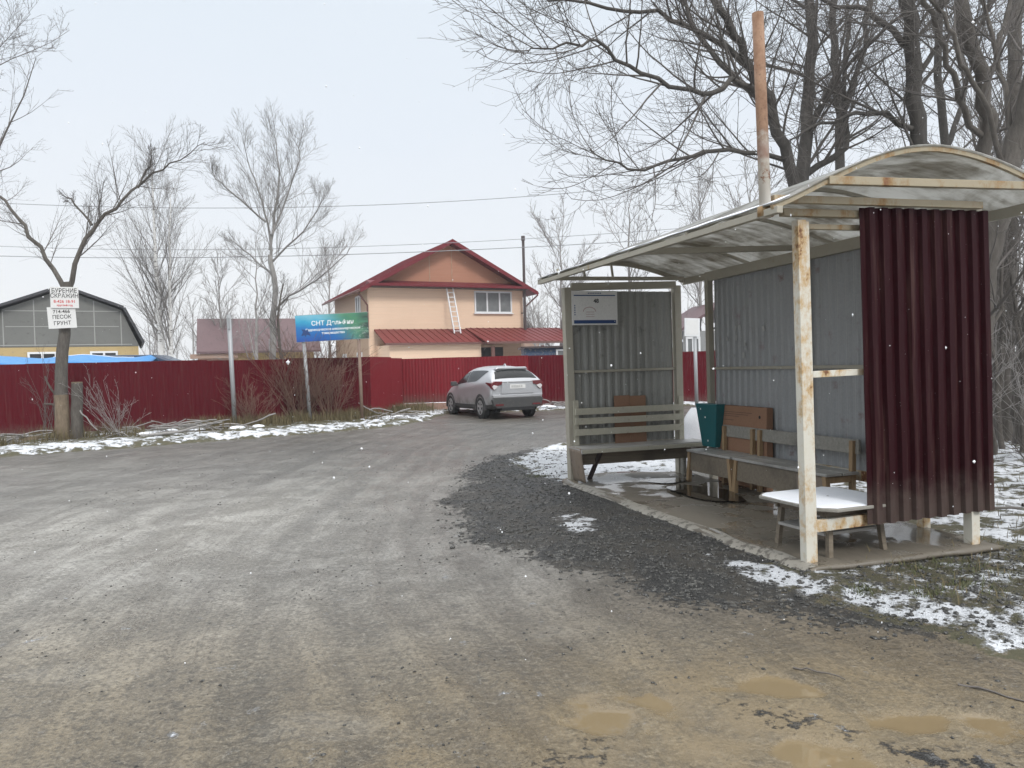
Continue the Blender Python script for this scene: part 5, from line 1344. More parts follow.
beam('tie_beam', (-0.38, 2.05, 2.70), (1.72, 2.12, 2.80), 0.05, 0.06, 'frame')
beam('tie_beam', (-0.40, 4.62, 2.735), (1.72, 4.62, 2.755), 0.04, 0.05, 'frame')
for x, zt in ((-0.12, 2.87), (0.25, 2.95), (0.66, 2.985)):
    beam('strut', (x, 4.66, 2.74), (x - 0.02, 4.68, zt), 0.025, 0.025, 'frame', bevel=0)
sv = []
for i in range(25):
    sv.append([roof_pt(i / 24, 0.0 + 0.022 * k + 0.012 * (k > 0) * math.sin(i * 1.7)) + Vector((0.0, 0, 0.010 + 0.003 * math.sin(i * 2.1 + k))) for k in range(3)])
MB().grid(sv).build('snow_cover', M['snow'], sh, True, solid=0.006)
MB().tube([(-0.42, -0.13, 2.62), (-0.435, -0.13, 3.3), (-0.455, -0.13, 4.08)], 0.041, 12).build('vent_pipe', M['pipe'], sh, True)
MB().tube([(-0.42, -0.13, 2.63), (-0.42, -0.13, 2.70)], 0.058, 12).build('pipe_collar', M['beam'], sh, True)

# floor sheet and puddle
fl_ = []
rgf = random.Random(3)
NXF, NYF = 26, 60
for j in range(NYF + 1):
    y = -0.20 + 4.95 * j / NYF; row = []
    for i in range(NXF + 1):
        x = -0.13 + 1.86 * i / NXF
        e = (0.05 * mnoise.noise(Vector((y * 1.7, 0.3, 0))) + 0.025 * mnoise.noise(Vector((y * 7, 0.9, 0)))) if i == 0 else 0
        z = 0.034 + 0.014 * mnoise.noise(Vector((x * 1.6, y * 1.1, 2))) - 0.028 * (i == 0) - 0.012 * math.exp(-((x - 1.0) / 0.5) ** 2 - ((y - 2.9) / 0.7) ** 2)
        z += 0.05 * sstep(np.array(y), 4.25, 4.75).item() * (0.6 + 0.6 * math.sin(x * 3))
        xx = x + e
        if j == 0: y_ = y + 0.03 * mnoise.noise(Vector((x * 4, 1.7, 0)))
        else: y_ = y
        p = SW(xx, y_, z); row.append(tuple(p))
    fl_.append(row)
flo = MB().grid(fl_).build('floor', M['floor'], None, True, solid=0.03, fix=True)
tag(flo, 'wet stained plywood floor of the bus shelter', 'floor', kind='structure')
def blob_patch(name, mat, cx, cy, a, b, z, seed, label):
    mb = MB(); n = 48; rim = []
    for k in range(n):
        t = 2 * math.pi * k / n; r = 1 + 0.32 * mnoise.noise(Vector((math.cos(t) * 1.5, math.sin(t) * 1.5, seed))) + 0.12 * math.sin(5 * t + seed)
        rim.append(SW(cx + a * r * math.cos(t), cy + b * r * math.sin(t), z))
    mb.add(rim, [tuple(range(n))])
    o = mb.build(name, mat); return tag(o, label, 'puddle', kind='structure')
blob_patch('puddle', M['water'], 0.98, 2.95, 0.30, 0.62, 0.062, 2.0, 'dark rainwater puddle on the shelter floor before the benches')
blob_patch('puddle', M['water'], 1.05, 4.0, 0.30, 0.20, 0.063, 5.0, 'small bright puddle on the shelter floor by the slatted bench')

M['edge'] = weathered('worn_pale_edge', (0.20, 0.185, 0.155), (0.34, 0.32, 0.28), (0.10, 0.09, 0.075), 5, 0.5, 0, 0.1, 0.5, 0.6)
edge = MB(); er = []
for j in range(80):
    y = -0.15 + 4.8 * j / 79; w_ = 0.06 + 0.06 * mnoise.noise(Vector((y * 2.2, 4, 0)))
    b_ = 0.05 * mnoise.noise(Vector((y * 1.7, 0.3, 0)))
    er.append([tuple(SW(-0.150 + b_, y, 0.012)), tuple(SW(-0.10 + b_, y, 0.046 + 0.006 * mnoise.noise(Vector((y * 5, 2, 0))))), tuple(SW(-0.09 + b_ + w_, y, 0.0565))])
tag(edge.grid(er).build('floor_edge', M['edge'], None, True), 'worn pale front edge of the plywood floor', 'floor', kind='structure')

# ------------------------------------------------------------------ benches
def wooden_bench(label, y0, y1, patch=False, back=None):
    b = thing('wooden_bench', label, 'bench', SW(1.28, y0, 0.05), SROT, 'wooden benches along the shelter back wall')
    L = y1 - y0
    s_ = MB()
    s_.box((0.095, L / 2, 0.40), (0.19, L, 0.03)); s_.box((0.29, L / 2, 0.402), (0.19, L + 0.02, 0.03))
    s_.build('seat', M['seat_wood'], b, bevel=0.006)
    MB().box((0.035, L / 2, 0.265), (0.022, L - 0.09, 0.235)).build('apron', M['wood_brown'], b, bevel=0.003)
    if patch: MB().box((0.019, 0.26, 0.255), (0.008, 0.40, 0.22)).build('patch_board', M['lino'], b)['label'] = 'pale plywood patch'
    bk = back or L
    MB().box((0.385, bk / 2, 0.66), (0.03, bk + 0.04, 0.145), 0, 0, 0.06).build('backrest', M['wood_grey'], b, bevel=0.006)
    for y in (0.045, L - 0.045):
        s = -1 if y < L / 2 else 1
        MB().bar((0.03, y + s * 0.05, -0.02), (0.03, y - s * 0.005, 0.385), 0.055, 0.05).build('leg', M['wood_leg'], b, bevel=0.003)
        yb = min(y, bk - 0.045)
        MB().bar((0.34, yb, -0.02), (0.36, yb, 0.72), 0.05, 0.05).build('leg', M['wood_leg'], b, bevel=0.003)
        MB().box((0.19, y, 0.345), (0.3, 0.03, 0.06)).build('cross_bar', M['wood_leg'], b)
    return b
wooden_bench('shorter wooden bench with tan legs at the far end of the back wall', 2.93, 3.90, False, 0.68)
wooden_bench('longer wooden bench with a pale patched apron nearest the table', 1.30, 2.88, True)
sb = thing('slatted_bench', 'painted slatted bench fixed against the far end panel', 'bench', SW(0, 4.22, 0.05), SROT)
MB().box((0.85, 0.19, 0.455), (1.86, 0.40, 0.025)).build('seat', M['seat_wood'], sb, bevel=0.006)
MB().box((0.85, -0.015, 0.425), (1.80, 0.025, 0.05)).build('seat_edge', M['slat'], sb, bevel=0.004)
for z in (0.92, 0.79, 0.645):
    MB().box((0.82, 0.325, z), (1.62, 0.025, 0.085)).build('back_slat', M['slat'], sb, bevel=0.004)
for x in (0.03, 1.61):
    MB().box((x, 0.352, 0.76), (0.07, 0.024, 0.62)).build('back_support', M['slat'], sb)
MB().box((0.85, 0.20, 0.30), (1.62, 0.03, 0.14)).build('stretcher', M['wood_brown'], sb)
MB().bar((1.60, 0.30, -0.02), (1.60, 0.30, 0.44), 0.08, 0.05).build('leg', M['wood_grey'], sb)
MB().bar((0.18, 0.34, -0.02), (0.28, 0.10, 0.44), 0.05, 0.04).build('leg', M['dark_paint'], sb)
for x, m_ in ((-0.075, 'lino'), (1.775, 'wood_brown')):
    e_ = MB(); rr_ = []
    for k in range(9):
        t = k / 8
        rr_.append([(x + 0.06 * t * (1 if x < 0.5 else -0.4) - 0.0, yy, 0.47 - 0.44 * t - 0.02 * math.sin(t * 3)) for yy in (-0.03, 0.18, 0.36)])
    e_.grid(rr_); e_.build('end_board', M[m_], sb, True, solid=0.012)

# low table with snow on top
tb_ = thing('low_table', 'low snow-topped table with splayed legs behind the near shelter post', 'table', SW(0.47, 0.33, 0.05), SROT + 0.06)
oct_ = [(-0.40, -0.30), (-0.30, -0.42), (0.34, -0.42), (0.46, -0.30), (0.46, 0.36), (0.36, 0.46), (-0.28, 0.46), (-0.40, 0.36)]
MB().prism(oct_, 0.375, 0.40, 'z').build('tabletop', M['wood_grey'], tb_, bevel=0.004)
scap = MB(); ring0 = []
per = []
for (xa, ya), (xb, yb) in zip(oct_, oct_[1:] + oct_[:1]):
    for k in range(6): per.append((xa + (xb - xa) * k / 6, ya + (yb - ya) * k / 6))
rings = []
for t, zz in ((1.0, 0.4005), (0.985, 0.404), (0.95, 0.407), (0.8, 0.409), (0.6, 0.411), (0.4, 0.412), (0.2, 0.412), (0.02, 0.412)):
    rw_ = []
    for x, y in per + per[:1]:
        e = mnoise.noise(Vector((x * 6, y * 6, 3.0))); tt_ = t * (1 - (0.05 + 0.06 * e if t > 0.9 else 0.0)) + 0.015 * mnoise.noise(Vector((x * 15, y * 15, 1)))
        z2 = zz + (0.006 * mnoise.noise(Vector((x * t * 9, y * t * 9, 0))) if t < 0.97 else 0)
        rw_.append((0.02 + (x - 0.02) * tt_, 0.02 + (y - 0.02) * tt_, z2))
    rings.append(rw_)
scap.grid(rings); scap.build('snow_cover', M['snow'], tb_, True)
ap = MB()
ap.box((0.03, -0.26, 0.34), (0.60, 0.025, 0.07)); ap.box((0.03, 0.30, 0.34), (0.60, 0.025, 0.07)); ap.box((-0.24, 0.02, 0.34), (0.025, 0.5, 0.07)); ap.box((0.30, 0.02, 0.34), (0.025, 0.5, 0.07))
ap.build('apron', M['wood_brown'], tb_)
for x, y in ((-0.22, -0.24), (0.28, -0.24), (-0.22, 0.28), (0.28, 0.28)):
    MB().bar((x * 1.12, y * 1.12, -0.02), (x, y, 0.37), 0.042, 0.042).build('leg', M['wood_brown'], tb_, bevel=0.003)
MB().box((0.03, 0.02, 0.17), (0.60, 0.52, 0.022)).build('shelf', M['seat_wood'], tb_)

# things standing in the shelter
cbx = thing('cardboard_box', 'flat brown cardboard box with a round hole standing behind the benches', 'box', SW(1.715, 2.76, 0.05), SROT)
MB().box((0.0, 0.505, 0.49), (0.09, 1.01, 0.98), 0, 0, 0.02).build('carton', M['card'], cbx, bevel=0.004)
MB().tube([(-0.040, 0.13, 0.865), (-0.0395, 0.13, 0.865)], 0.02, 14).build('hand_hole', M['dark'], cbx)
pl_ = MB()
for k, (a, b, z) in enumerate(((0.28, 0.95, 0.90), (0.36, 0.95, 0.875), (0.55, 0.95, 0.85), (0.66, 0.93, 0.80))): pl_.bx((-0.0405, a, z), (-0.039, b, z + 0.006))
pl_.build('printed_lines', M['card_dark'], cbx)
cs_ = thing('cardboard_sheet', 'folded brown cardboard sheet leaning upright behind the slatted bench', 'cardboard', SW(0.86, 4.635, 0.3), SROT)
MB().box((-0.12, 0.0, 0.43), (0.235, 0.012, 0.86), 0, -0.01).build('left_flap', M['card'], cs_)
MB().box((0.12, 0.0, 0.425), (0.235, 0.012, 0.85), 0, -0.015).build('right_flap', M['card'], cs_)
te = thing('litter_bin', 'tall tapered teal bin with small pale print beside the back wall', 'bin', SW(1.625, 3.86, 0.482), SROT)
def taper(w0, w1, d0, d1, h):
    return MB().add([(-d0, -w0, 0), (d0, -w0, 0), (d0, w0, 0), (-d0, w0, 0), (-d1, -w1, h), (d1, -w1, h), (d1, w1, h), (-d1, w1, h)], ((0,3,2,1),(0,1,5,4),(1,2,6,5),(2,3,7,6),(3,0,4,7),(4,5,6,7)))
taper(0.15, 0.25, 0.04, 0.07, 0.56).build('body', M['teal'], te, bevel=0.008)
tpz = MB()
for z, n in ((0.46, 9), (0.435, 9), (0.37, 12), (0.35, 10)):
    for k in range(n): tpz.box((-0.066 + (0.56 - z) * 0.05, 0.14 - k * 0.024, z), (0.004, 0.014, 0.012), 0, 0, -0.05)
tpz.build('printed_lines', M['teal_ink'], te)
tw_ = MB()
for yy, zz in ((0.13, 0.49), (0.03, 0.385), (-0.0, 0.08)): tw_.box((-0.068 + (0.56 - zz) * 0.05, yy, zz), (0.005, 0.022, 0.022))
tw_.build('white_marks', M['white_ink'], te)
sk = thing('white_sack', 'bulging white plastic sack standing in the gap behind the shelter corner', 'sack', (2.93, 12.0, 0.0), 0.3)
rows = []
for i in range(13):
    t = i / 12; r = 0.26 * math.sin(math.pi * min(0.12 + 0.80 * t, 0.97)) ** 0.55
    rows.append([(r * (1 + 0.14 * mnoise.noise(Vector((math.cos(a) * 1.4, math.sin(a) * 1.4, t * 3)))) * math.cos(a) * 1.25, r * math.sin(a) * 0.9 * (1 + 0.1 * mnoise.noise(Vector((math.cos(a), math.sin(a), 5 + t * 3)))), 0.85 * t + 0.03) for a in [k * math.pi / 10 for k in range(21)]])
MB().grid(rows).build('bag', M['sack'], sk, True)

# route board in the shelter
ib = thing('route_board', 'grey-white timetable board with blue bands and number 48 in the shelter', 'sign', SW(0.335, 4.565, 2.345), SROT)
MB().box((0, 0, 0), (0.66, 0.012, 0.455)).build('board', M['sign_white'], ib, bevel=0.002)
MB().box((0, -0.0075, 0.165), (0.60, 0.002, 0.014)).build('blue_band', M['navy_ink'], ib)
MB().box((0, -0.0075, -0.185), (0.61, 0.002, 0.045)).build('blue_band', M['navy_ink'], ib)
MT = Matrix.Rotation(rad(90), 4, 'X')
text_mesh('number', '48', 0.075, M['black_ink'], ib, Matrix.Translation((0.02, -0.008, 0.09)) @ MT, bold=0.002)
hl = MB()
for k in range(10):
    a0, a1 = math.pi * k / 10, math.pi * (k + 1) / 10
    hl.bar((-0.08 + 0.09 * math.cos(a0), -0.008, -0.05 + 0.06 * math.sin(a0)), (-0.08 + 0.09 * math.cos(a1), -0.008, -0.05 + 0.06 * math.sin(a1)), 0.004, 0.008)
for z in (-0.055, -0.085, -0.115): hl.box((-0.07, -0.008, z), (0.12, 0.003, 0.006))
hl.build('printed_drawing', M['pink_ink'], ib)
hb = MB()
for k in range(8): hb.box((-0.09 + k * 0.025, -0.0085, 0.195), (0.017, 0.002, 0.012))
for k in range(5): hb.box((-0.29, -0.0085, 0.03 - k * 0.03), (0.014, 0.002, 0.018))
hb.build('printed_lines', M['blue_ink'], ib)

# ------------------------------------------------------------------ signs and poles
pg = thing('metal_pole', 'tall plain grey metal pole standing alone on the left verge', 'pole', (-7.84, 21.69, 0.05))
MB().tube([(0, 0, -0.1), (-0.07, 0, 3.2)], 0.062, 10).build('shaft', M['pole_grey'], pg, True)
MB().box((-0.055, -0.075, 2.95), (0.05, 0.06, 0.32)).build('bracket', M['pole_grey'], pg)
bb = thing('banner_board', 'blue-green printed banner board on two posts in front of the fence', 'billboard', (-5.32, 23.05, 0), 0.115)
MB().tube([(-0.73, 0.03, -0.1), (-0.86, 0.03, 2.55)], 0.055, 10).build('post', M['pole_grey'], bb, True)['label'] = 'grey post'
MB().tube([(0.79, 0.03, -0.1), (0.76, 0.03, 2.7)], 0.05, 10).build('post', M['pole_brown'], bb, True)['label'] = 'rusty brown post'
bp = MB(); TILT = rad(-2.0)
bdo = MB().box((0.0, -0.045, 2.90), (2.12, 0.03, 0.78), 0, 0, TILT).build('board', M['banner'], bb)
MTB = Matrix.Translation((0.0, -0.062, 2.90)) @ Matrix.Rotation(TILT, 4, 'Y') @ Matrix.Rotation(rad(90), 4, 'X')
text_mesh('title', 'СНТ Дельфин', 0.185, M['white_ink'], bdo, MTB @ Matrix.Translation((0.02, 0.13, 0)), bold=0.003)
text_mesh('subtitle', 'Садоводческое некоммерческое', 0.098, M['white_ink'], bdo, MTB @ Matrix.Translation((0.02, -0.055, 0)), bold=0.002)
text_mesh('subtitle', 'товарищество', 0.098, M['white_ink'], bdo, MTB @ Matrix.Translation((0.02, -0.165, 0)), bold=0.002)
dol = [(-0.92, -0.22), (-0.86, -0.10), (-0.90, -0.02), (-0.82, -0.03), (-0.76, -0.06), (-0.70, -0.02), (-0.71, -0.09), (-0.66, -0.15), (-0.64, -0.24), (-0.70, -0.20), (-0.76, -0.19), (-0.79, -0.26), (-0.82, -0.20)]
dm = MB().prism(dol, 0.0, 0.002, 'z'); dm.v = [tuple(MTB @ Vector(v)) for v in dm.v]
dm.build('fish_emblem', M['navy_ink'], bdo)
fr2 = MB(); 
for z in (0.395, -0.395): fr2.box((0.0, -0.04, 2.90 + z), (2.13, 0.02, 0.016), 0, 0, TILT)
fr2.build('edge_strip', M['pole_grey'], bb)

def tree_sign(label, pxy, wd, ht, rot, rows_, d=18.72, ang=-0.03):
    c = WP(pxy[0], pxy[1], d)
    r_ = thing('notice_sign', label, 'sign', c, 0.42)
    MB().box((0, 0, 0), (wd, 0.012, ht), 0, 0, ang).build('board', M['sign_white'], r_)
    MT2 = Matrix.Rotation(ang, 4, 'Y') @ Matrix.Translation((0, -0.0075, 0)) @ Matrix.Rotation(rad(90), 4, 'X')
    for t_, z, s, m_, sx in rows_:
        text_mesh('lettering', t_, s, M[m_], r_, MT2 @ Matrix.Translation((0, z, 0)), bold=0.0015, sx=sx)
    return r_
tree_sign('upper white notice on the forked tree with two bold black words', (64.5, 297.5), 0.60, 0.51, 0, [('БУРЕНИЕ', 0.16, 0.145, 'black_ink', 0.82), ('СКВАЖИН', 0.035, 0.145, 'black_ink', 0.80), ('8-426 18-91', -0.10, 0.10, 'red_ink', 0.95), ('круглый год', -0.19, 0.06, 'red_ink', 0.95)], ang=0.0)
tree_sign('lower tilted white notice on the forked tree about sand and soil', (62, 317.5), 0.60, 0.52, 0, [('714-466', 0.14, 0.115, 'black_ink', 0.95), ('ПЕСОК', 0.01, 0.13, 'black_ink', 0.9), ('ГРУНТ', -0.14, 0.13, 'black_ink', 0.9)], ang=-0.05)
bp_ = thing('sign_post', 'grey post with a small white framed board seen through the shelter gap', 'sign', (5.86, 24.6, 0), 0.25)
MB().tube([(0.05, 0.03, -0.1), (0.03, 0.03, 2.6)], 0.06, 8).build('post', M['pole_grey'], bp_, True)
sbd = MB().box((-0.10, -0.05, 2.68), (0.56, 0.03, 0.58), 0.1, 0, 0.03).build('board', M['white'], bp_)
MB().box((-0.10, -0.068, 2.68), (0.44, 0.006, 0.46), 0.1, 0, 0.03).build('inset', M['sign_white'], sbd)

# power lines
def wire(label, pts, r=0.012):
    mb = MB(); n = 40; P_ = []
    for k in range(n + 1):
        t = k / n; a, b, c = pts
        P_.append(tuple(Vector(a) * ((1 - t) * (1 - 2 * t)) + Vector(b) * (4 * t * (1 - t)) + Vector(c) * (t * (2 * t - 1))))
    o = mb.tube(P_, r, 5).build('power_line', M['wire'], None, True)
    tag(o, label, 'wire', 'power lines crossing behind the fence')
wire('uppermost single power line across the sky', (WP(-60, 200, 36), WP(360, 205.5, 36), WP(760, 172, 36)), 0.016)
wire('middle power line just above the lowest one', (WP(-60, 243, 36), WP(310, 248, 36), WP(760, 222, 36)), 0.013)
wire('lowest power line crossing in front of the house gable', (WP(-60, 254, 36), WP(310, 255.5, 36), WP(760, 233, 36)), 0.018)

# ------------------------------------------------------------------ car
def crom(P0, P1, P2, P3, t):
    return 0.5 * ((2 * P1) + (P2 - P0) * t + (2 * P0 - 5 * P1 + 4 * P2 - P3) * t * t + (3 * P1 - P0 - 3 * P2 + P3) * t ** 3)
# stations along the car from the tail (x = 0) to the nose; each: x, then (half width, z) at floor, sill, waist, shoulder, cant rail, roof centre
ST = np.array([
    [0.03, .62, .34, .74, .42, .85, .68, .83, .96, .76, 1.10, 0.0, 1.13],
    [0.09, .66, .31, .80, .40, .885, .72, .85, 1.04, .73, 1.20, 0.0, 1.235],
    [0.26, .70, .29, .84, .37, .890, .75, .865, 1.09, .66, 1.34, 0.0, 1.39],
    [0.50, .72, .27, .86, .36, .885, .77, .87, 1.12, .60, 1.465, 0.0, 1.545],
    [0.85, .72, .26, .86, .35, .885, .78, .87, 1.11, .575, 1.51, 0.0, 1.60],
    [1.35, .72, .25, .85, .34, .875, .78, .865, 1.07, .575, 1.525, 0.0, 1.62],
    [2.00, .72, .25, .85, .34, .87, .76, .86, 1.03, .58, 1.51, 0.0, 1.605],
    [2.50, .72, .25, .85, .34, .875, .74, .85, 1.00, .59, 1.42, 0.0, 1.52],
    [3.00, .72, .25, .86, .35, .885, .72, .83, .97, .68, 1.15, 0.0, 1.25],
    [3.35, .72, .26, .86, .36, .885, .70, .80, .93, .70, 1.00, 0.0, 1.05],
    [3.85, .70, .28, .82, .38, .85, .66, .74, .86, .62, .92, 0.0, .96],
    [4.15, .62, .30, .74, .40, .76, .62, .66, .76, .54, .80, 0.0, .83],
    [4.28, .54, .32, .62, .42, .64, .58, .56, .68, .46, .71, 0.0, .73]])
def csurf(u, v):
    """u over stations 0..12, v over levels 0..5 -> (x, halfwidth, z)"""
    nS = len(ST); i = min(int(u), nS - 2); t = u - i
    row = crom(ST[max(i - 1, 0)], ST[i], ST[i + 1], ST[min(i + 2, nS - 1)], t)
    pts = row[1:].reshape(6, 2); j = min(int(v), 4); s = v - j
    if j == 4: prev, nxt = pts[3], pts[5] * np.array([-1, 1]) * 0 + np.array([-pts[4][0], pts[4][1]])
    else: prev, nxt = pts[max(j - 1, 0)], pts[j + 2]
    p = crom(prev, pts[j], pts[j + 1], nxt, s)
    return float(row[0]), float(max(p[0], 0.0)), float(p[1])
def cpatch(u0, u1, v0, v1, nu, nv, side, off=0.0):
    G_ = []
    for a in range(nu + 1):
        r_ = []
        for b in range(nv + 1):
            u = u0 + (u1 - u0) * a / nu; va = v0(u) if callable(v0) else v0; v = va + (v1 - va) * b / nv
            if callable(off): pass
            x, w2, z = csurf(u, v); e = 1e-3
            xa, wa, za = csurf(min(u + e, 12), v); xb, wb, zb = csurf(u, min(v + e, 5)); xc, wc, zc = csurf(u, max(v - e, 0)); xd, wd, zd = csurf(max(u - e, 0), v)
            n = Vector((xa - xd, wa - wd, za - zd)).cross(Vector((xb - xc, wb - wc, zb - zc)))
            n = n.normalized() if n.length > 1e-12 else Vector((0, 0, 1))
            if n.y < 0 and v < 4.5: n = -n
            if v >= 4.5 and n.z < 0: n = -n
            r_.append((x + n.x * off, side * (w2 + n.y * off), z + n.z * off))
        G_.append(r_)
    return G_
car = thing('parked_car', 'silver crossover parked by the red gate, seen from its tail', 'car', (0.16, 23.5, 0.0), math.atan2(0.906, -0.423))
# local frame: +x forward, +y is the car's left side
body = MB()
for sd_ in (1, -1):
    body.grid(cpatch(0, 12, 0, 5, 72, 30, sd_))
for u in (0, 12):                                       # close tail and nose
    ring = [csurf(u, 5 * k / 30) for k in range(31)]
    vs = [(x, w2, z) for x, w2, z in ring] + [(x, -w2, z) for x, w2, z in reversed(ring[:-1])]
    cx = vs[0][0] + (-0.03 if u == 0 else 0.03)
    body.add(vs + [(cx, 0, 0.62)], [(i, i + 1, len(vs)) for i in range(len(vs) - 1)] + [(len(vs) - 1, 0, len(vs))])
bo = body.build('body', M['car'], car, True)
def car_part(name, mat, parent, grids, solid=0.0):
    mb = MB()
    for g_ in grids: mb.grid(g_)
    return mb.build(name, M[mat], parent, True, solid=solid)
# side windows, windscreen, rear window
for sd_ in (1, -1):
    car_part('side_window', 'car_glass', car, [cpatch(3.55, 6.0, lambda u: 3.16 + 0.62 * max(0.0, (4.9 - u) / 1.35) ** 1.5, 3.86, 14, 5, sd_, 0.006)])
    car_part('side_window', 'car_glass', car, [cpatch(6.08, 7.95, 3.18, 3.84, 10, 5, sd_, 0.006)])
car_part('rear_window', 'car_glass', car, [cpatch(1.0, 2.55, 4.06, 5, 10, 10, 1, 0.008), cpatch(1.0, 2.55, 4.06, 5, 10, 10, -1, 0.008)])
car_part('windscreen', 'car_glass', car, [cpatch(7.2, 8.9, 4.12, 5, 8, 8, 1, 0.008), cpatch(7.2, 8.9, 4.12, 5, 8, 8, -1, 0.008)])
# black lower cladding
for sd_ in (1, -1):
    car_part('sill_cladding', 'cladding', car, [cpatch(0.6, 11.4, 0.0, 1.22, 60, 6, sd_, 0.008)])
bpr = MB()
tail = lambda z0, z1, w0, w1, x0=-0.04, th=0.07: None
bpr.prism([(-0.80, 0.40), (-0.86, 0.60), (-0.78, 0.64), (0.78, 0.64), (0.86, 0.60), (0.80, 0.40), (0.70, 0.33), (-0.70, 0.33)], -0.035, 0.10, 'x')
bpr.build('rear_bumper', M['cladding'], car, bevel=0.015)
MB().box((-0.012, 0.0, 0.30), (0.08, 1.1, 0.10)).build('underbody', M['dark'], car)
up_ = MB().prism([(-0.82, 0.645), (-0.85, 0.74), (0.85, 0.74), (0.82, 0.645)], -0.03, 0.10, 'x'); up_.build('bumper_upper', M['car'], car, bevel=0.015)
tg = MB().prism([(-0.55, 0.76), (-0.52, 1.09), (0.52, 1.09), (0.55, 0.76)], -0.022, 0.08, 'x'); tgo = tg.build('tailgate', M['car'], car, bevel=0.012)
MB().prism([(-0.52, 1.095), (-0.50, 1.135), (0.50, 1.135), (0.52, 1.095)], -0.03, 0.08, 'x').build('tailgate_trim', M['rim'], tgo, bevel=0.008)
pl = MB().box((-0.028, 0, 0.98), (0.012, 0.52, 0.13)).build('number_plate', M['sign_white'], tgo)
pm_ = MB()
for k, wv in enumerate((0.03, 0.04, 0.04, 0.04, 0.03, 0.03)): pm_.box((-0.0355, 0.19 - k * 0.065, 0.98), (0.003, wv, 0.07))
pm_.build('plate_marks', flat_mat('plate_grey', (0.38, 0.38, 0.37)), pl)
for s in (1, -1):
    lm = MB().prism([(s * 0.48, 1.05), (s * 0.50, 1.14), (s * 0.78, 1.15), (s * 0.865, 1.10), (s * 0.875, 1.00), (s * 0.80, 0.88), (s * 0.73, 0.90), (s * 0.64, 1.02)], -0.018, 0.10, 'x')
    l_ = lm.build('tail_lamp', M['tail'], car, bevel=0.010)
    sdp = MB().prism([(0.0, 1.10), (0.0, 0.92), (0.12, 1.0), (0.42, 1.09), (0.40, 1.12)], s * 0.80, s * 0.884); sdp.build('side_lens', M['tail'], l_, bevel=0.006)
    MB().prism([(s * 0.64, 1.0), (s * 0.79, 1.04), (s * 0.84, 0.99), (s * 0.79, 0.89), (s * 0.735, 0.91)], -0.026, 0.0, 'x').build('clear_lens', M['lamp_clear'], l_, bevel=0.004)
    MB().box((-0.04, s * 0.62, 0.43), (0.02, 0.26, 0.05)).build('reflector', M['tail'], car)
    mi = MB().box((3.02 - 0.12, s * 0.97, 1.06), (0.14, 0.20, 0.15)).build('mirror', M['cladding'], car, bevel=0.03)
    MB().box((2.95, s * 0.87, 1.01), (0.06, 0.10, 0.04)).build('mirror_arm', M['cladding'], mi)
    MB().box((1.42, s * 0.885, 0.93), (0.16, 0.02, 0.03)).build('door_handle', M['car'], car, bevel=0.005)
    for xw in (0.86, 3.46):
        ar = MB()
        for k in range(16):
            a0, a1 = math.pi * (-0.06 + 1.12 * k / 16), math.pi * (-0.06 + 1.12 * (k + 1) / 16)
            ar.bar((xw + 0.385 * math.cos(a0), s * 0.872, 0.335 + 0.385 * math.sin(a0)), (xw + 0.385 * math.cos(a1), s * 0.872, 0.335 + 0.385 * math.sin(a1)), 0.05, 0.075)
        ar.build('wheel_arch', M['cladding'], car)
        MB().tube([(xw, s * 0.70, 0.335), (xw, s * 0.876, 0.335)], 0.365, 24).build('wheel_well', M['dark'], car)
        wh = thing('wheel', None, None, (xw, s * 0.80, 0.335)); wh.parent = car
        ty = MB(); prof_ = [(0.215, 0.085), (0.30, 0.10), (0.33, 0.075), (0.335, 0.0), (0.33, -0.075), (0.30, -0.10), (0.215, -0.085)]
        G_ = [[(r * math.cos(t), s * d_, r * math.sin(t)) for r, d_ in prof_] for t in [2 * math.pi * k / 28 for k in range(29)]]
        ty.grid(G_).build('tyre', M['rubber'], wh, True)
        ri = MB(); ri.tube([(0, s * 0.045, 0), (0, s * 0.055, 0)], 0.20, 20)
        ri.build('rim_barrel', M['dark'], wh)
        spk = MB()
        for k in range(5):
            a = 2 * math.pi * k / 5 + 0.3
            for da in (-0.12, 0.12): spk.bar((0.04 * math.cos(a), s * 0.085, 0.04 * math.sin(a)), (0.21 * math.cos(a + da), s * 0.080, 0.21 * math.sin(a + da)), 0.035, 0.03, (0, 1, 0))
        spk.tube([(0, s * 0.06, 0), (0, s * 0.095, 0)], 0.06, 12)
        G2 = [[(r * math.cos(t), s * d_, r * math.sin(t)) for r, d_ in ((0.195, 0.06), (0.20, 0.092), (0.222, 0.092), (0.222, 0.06))] for t in [2 * math.pi * k / 28 for k in range(29)]]
        spk.grid(G2); spk.build('rim', M['rim'], wh)
MB().prism([(-0.55, 1.50), (-0.48, 1.575), (0.48, 1.575), (0.55, 1.50)], 0.36, 0.60, 'x').build('spoiler', M['car'], car, bevel=0.02)
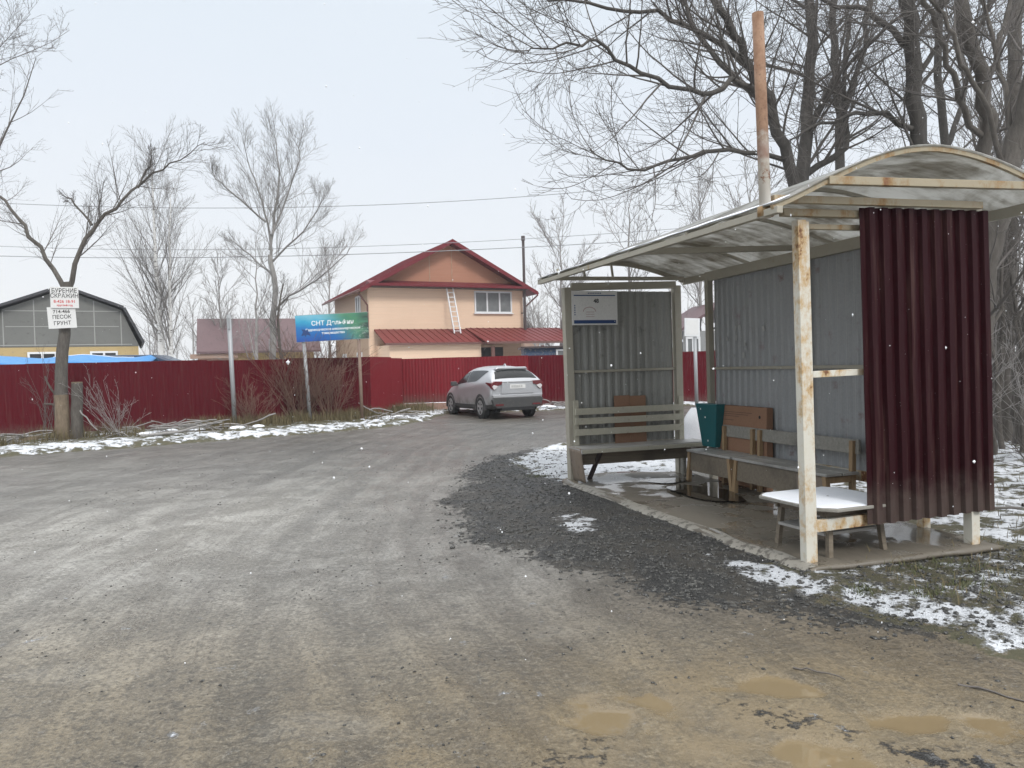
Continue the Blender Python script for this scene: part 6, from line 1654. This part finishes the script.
MB().prism([(0.80, 1.58), (0.84, 1.67), (0.90, 1.68), (1.02, 1.60)], -0.02, 0.02).build('antenna_fin', M['car'], car, bevel=0.006)
MB().bar((0.10, -0.02, 1.255), (0.13, 0.30, 1.27), 0.02, 0.02).build('rear_wiper', M['cladding'], car)

# ------------------------------------------------------------------ falling snow
def snowfall(n):
    rg = np.random.default_rng(99)
    y = 1.6 + 24 * rg.random(n) ** 0.75; x = (rg.random(n) - 0.5) * 1.5 * y; z = 1.6 + (rg.random(n) - 0.42) * 1.0 * y
    ok = z > 0.1; x, y, z = x[ok], y[ok], z[ok]; n = len(x)
    r = 0.0020 + 0.0036 * rg.random(n) ** 2.5
    V0 = np.array([(1, 0, 0), (-1, 0, 0), (0, 1, 0), (0, -1, 0), (0, 0, 1), (0, 0, -1)], float)
    F0 = np.array([(0, 2, 4), (2, 1, 4), (1, 3, 4), (3, 0, 4), (2, 0, 5), (1, 2, 5), (3, 1, 5), (0, 3, 5)])
    V_ = V0[None] * (r[:, None, None] * (0.6 + 0.8 * rg.random((n, 6, 1))))
    V_[:, :, 2] *= 1.25
    V_ = V_ + np.stack([x, y, z], -1)[:, None, :]
    ff = (F0[None] + (np.arange(n) * 6)[:, None, None]).reshape(-1, 3)
    o = bpy.data.objects.new('falling_snow', np_mesh('falling_snow', V_.reshape(-1, 3), ff, M['flake'], False)); link(o)
    tag(o, 'light scattered snowflakes drifting through the air', 'snow', kind='stuff')
snowfall(2600)

# ------------------------------------------------------------------ snowy air
hz = MB().bx((-110, -12, -1.2), (110, 115, 22))
hm = bpy.data.materials.new('haze'); hm.use_nodes = True
ht = hm.node_tree; ht.nodes.remove(ht.nodes['Principled BSDF'])
pv = ht.nodes.new('ShaderNodeVolumePrincipled'); pv.inputs['Density'].default_value = HAZE; pv.inputs['Color'].default_value = (0.93, 0.95, 0.97, 1)
pv.inputs['Anisotropy'].default_value = 0.1
ht.links.new(pv.outputs[0], ht.nodes['Material Output'].inputs['Volume'])
tag(hz.build('haze', hm), 'thin snowy haze filling the air', 'haze', kind='stuff')
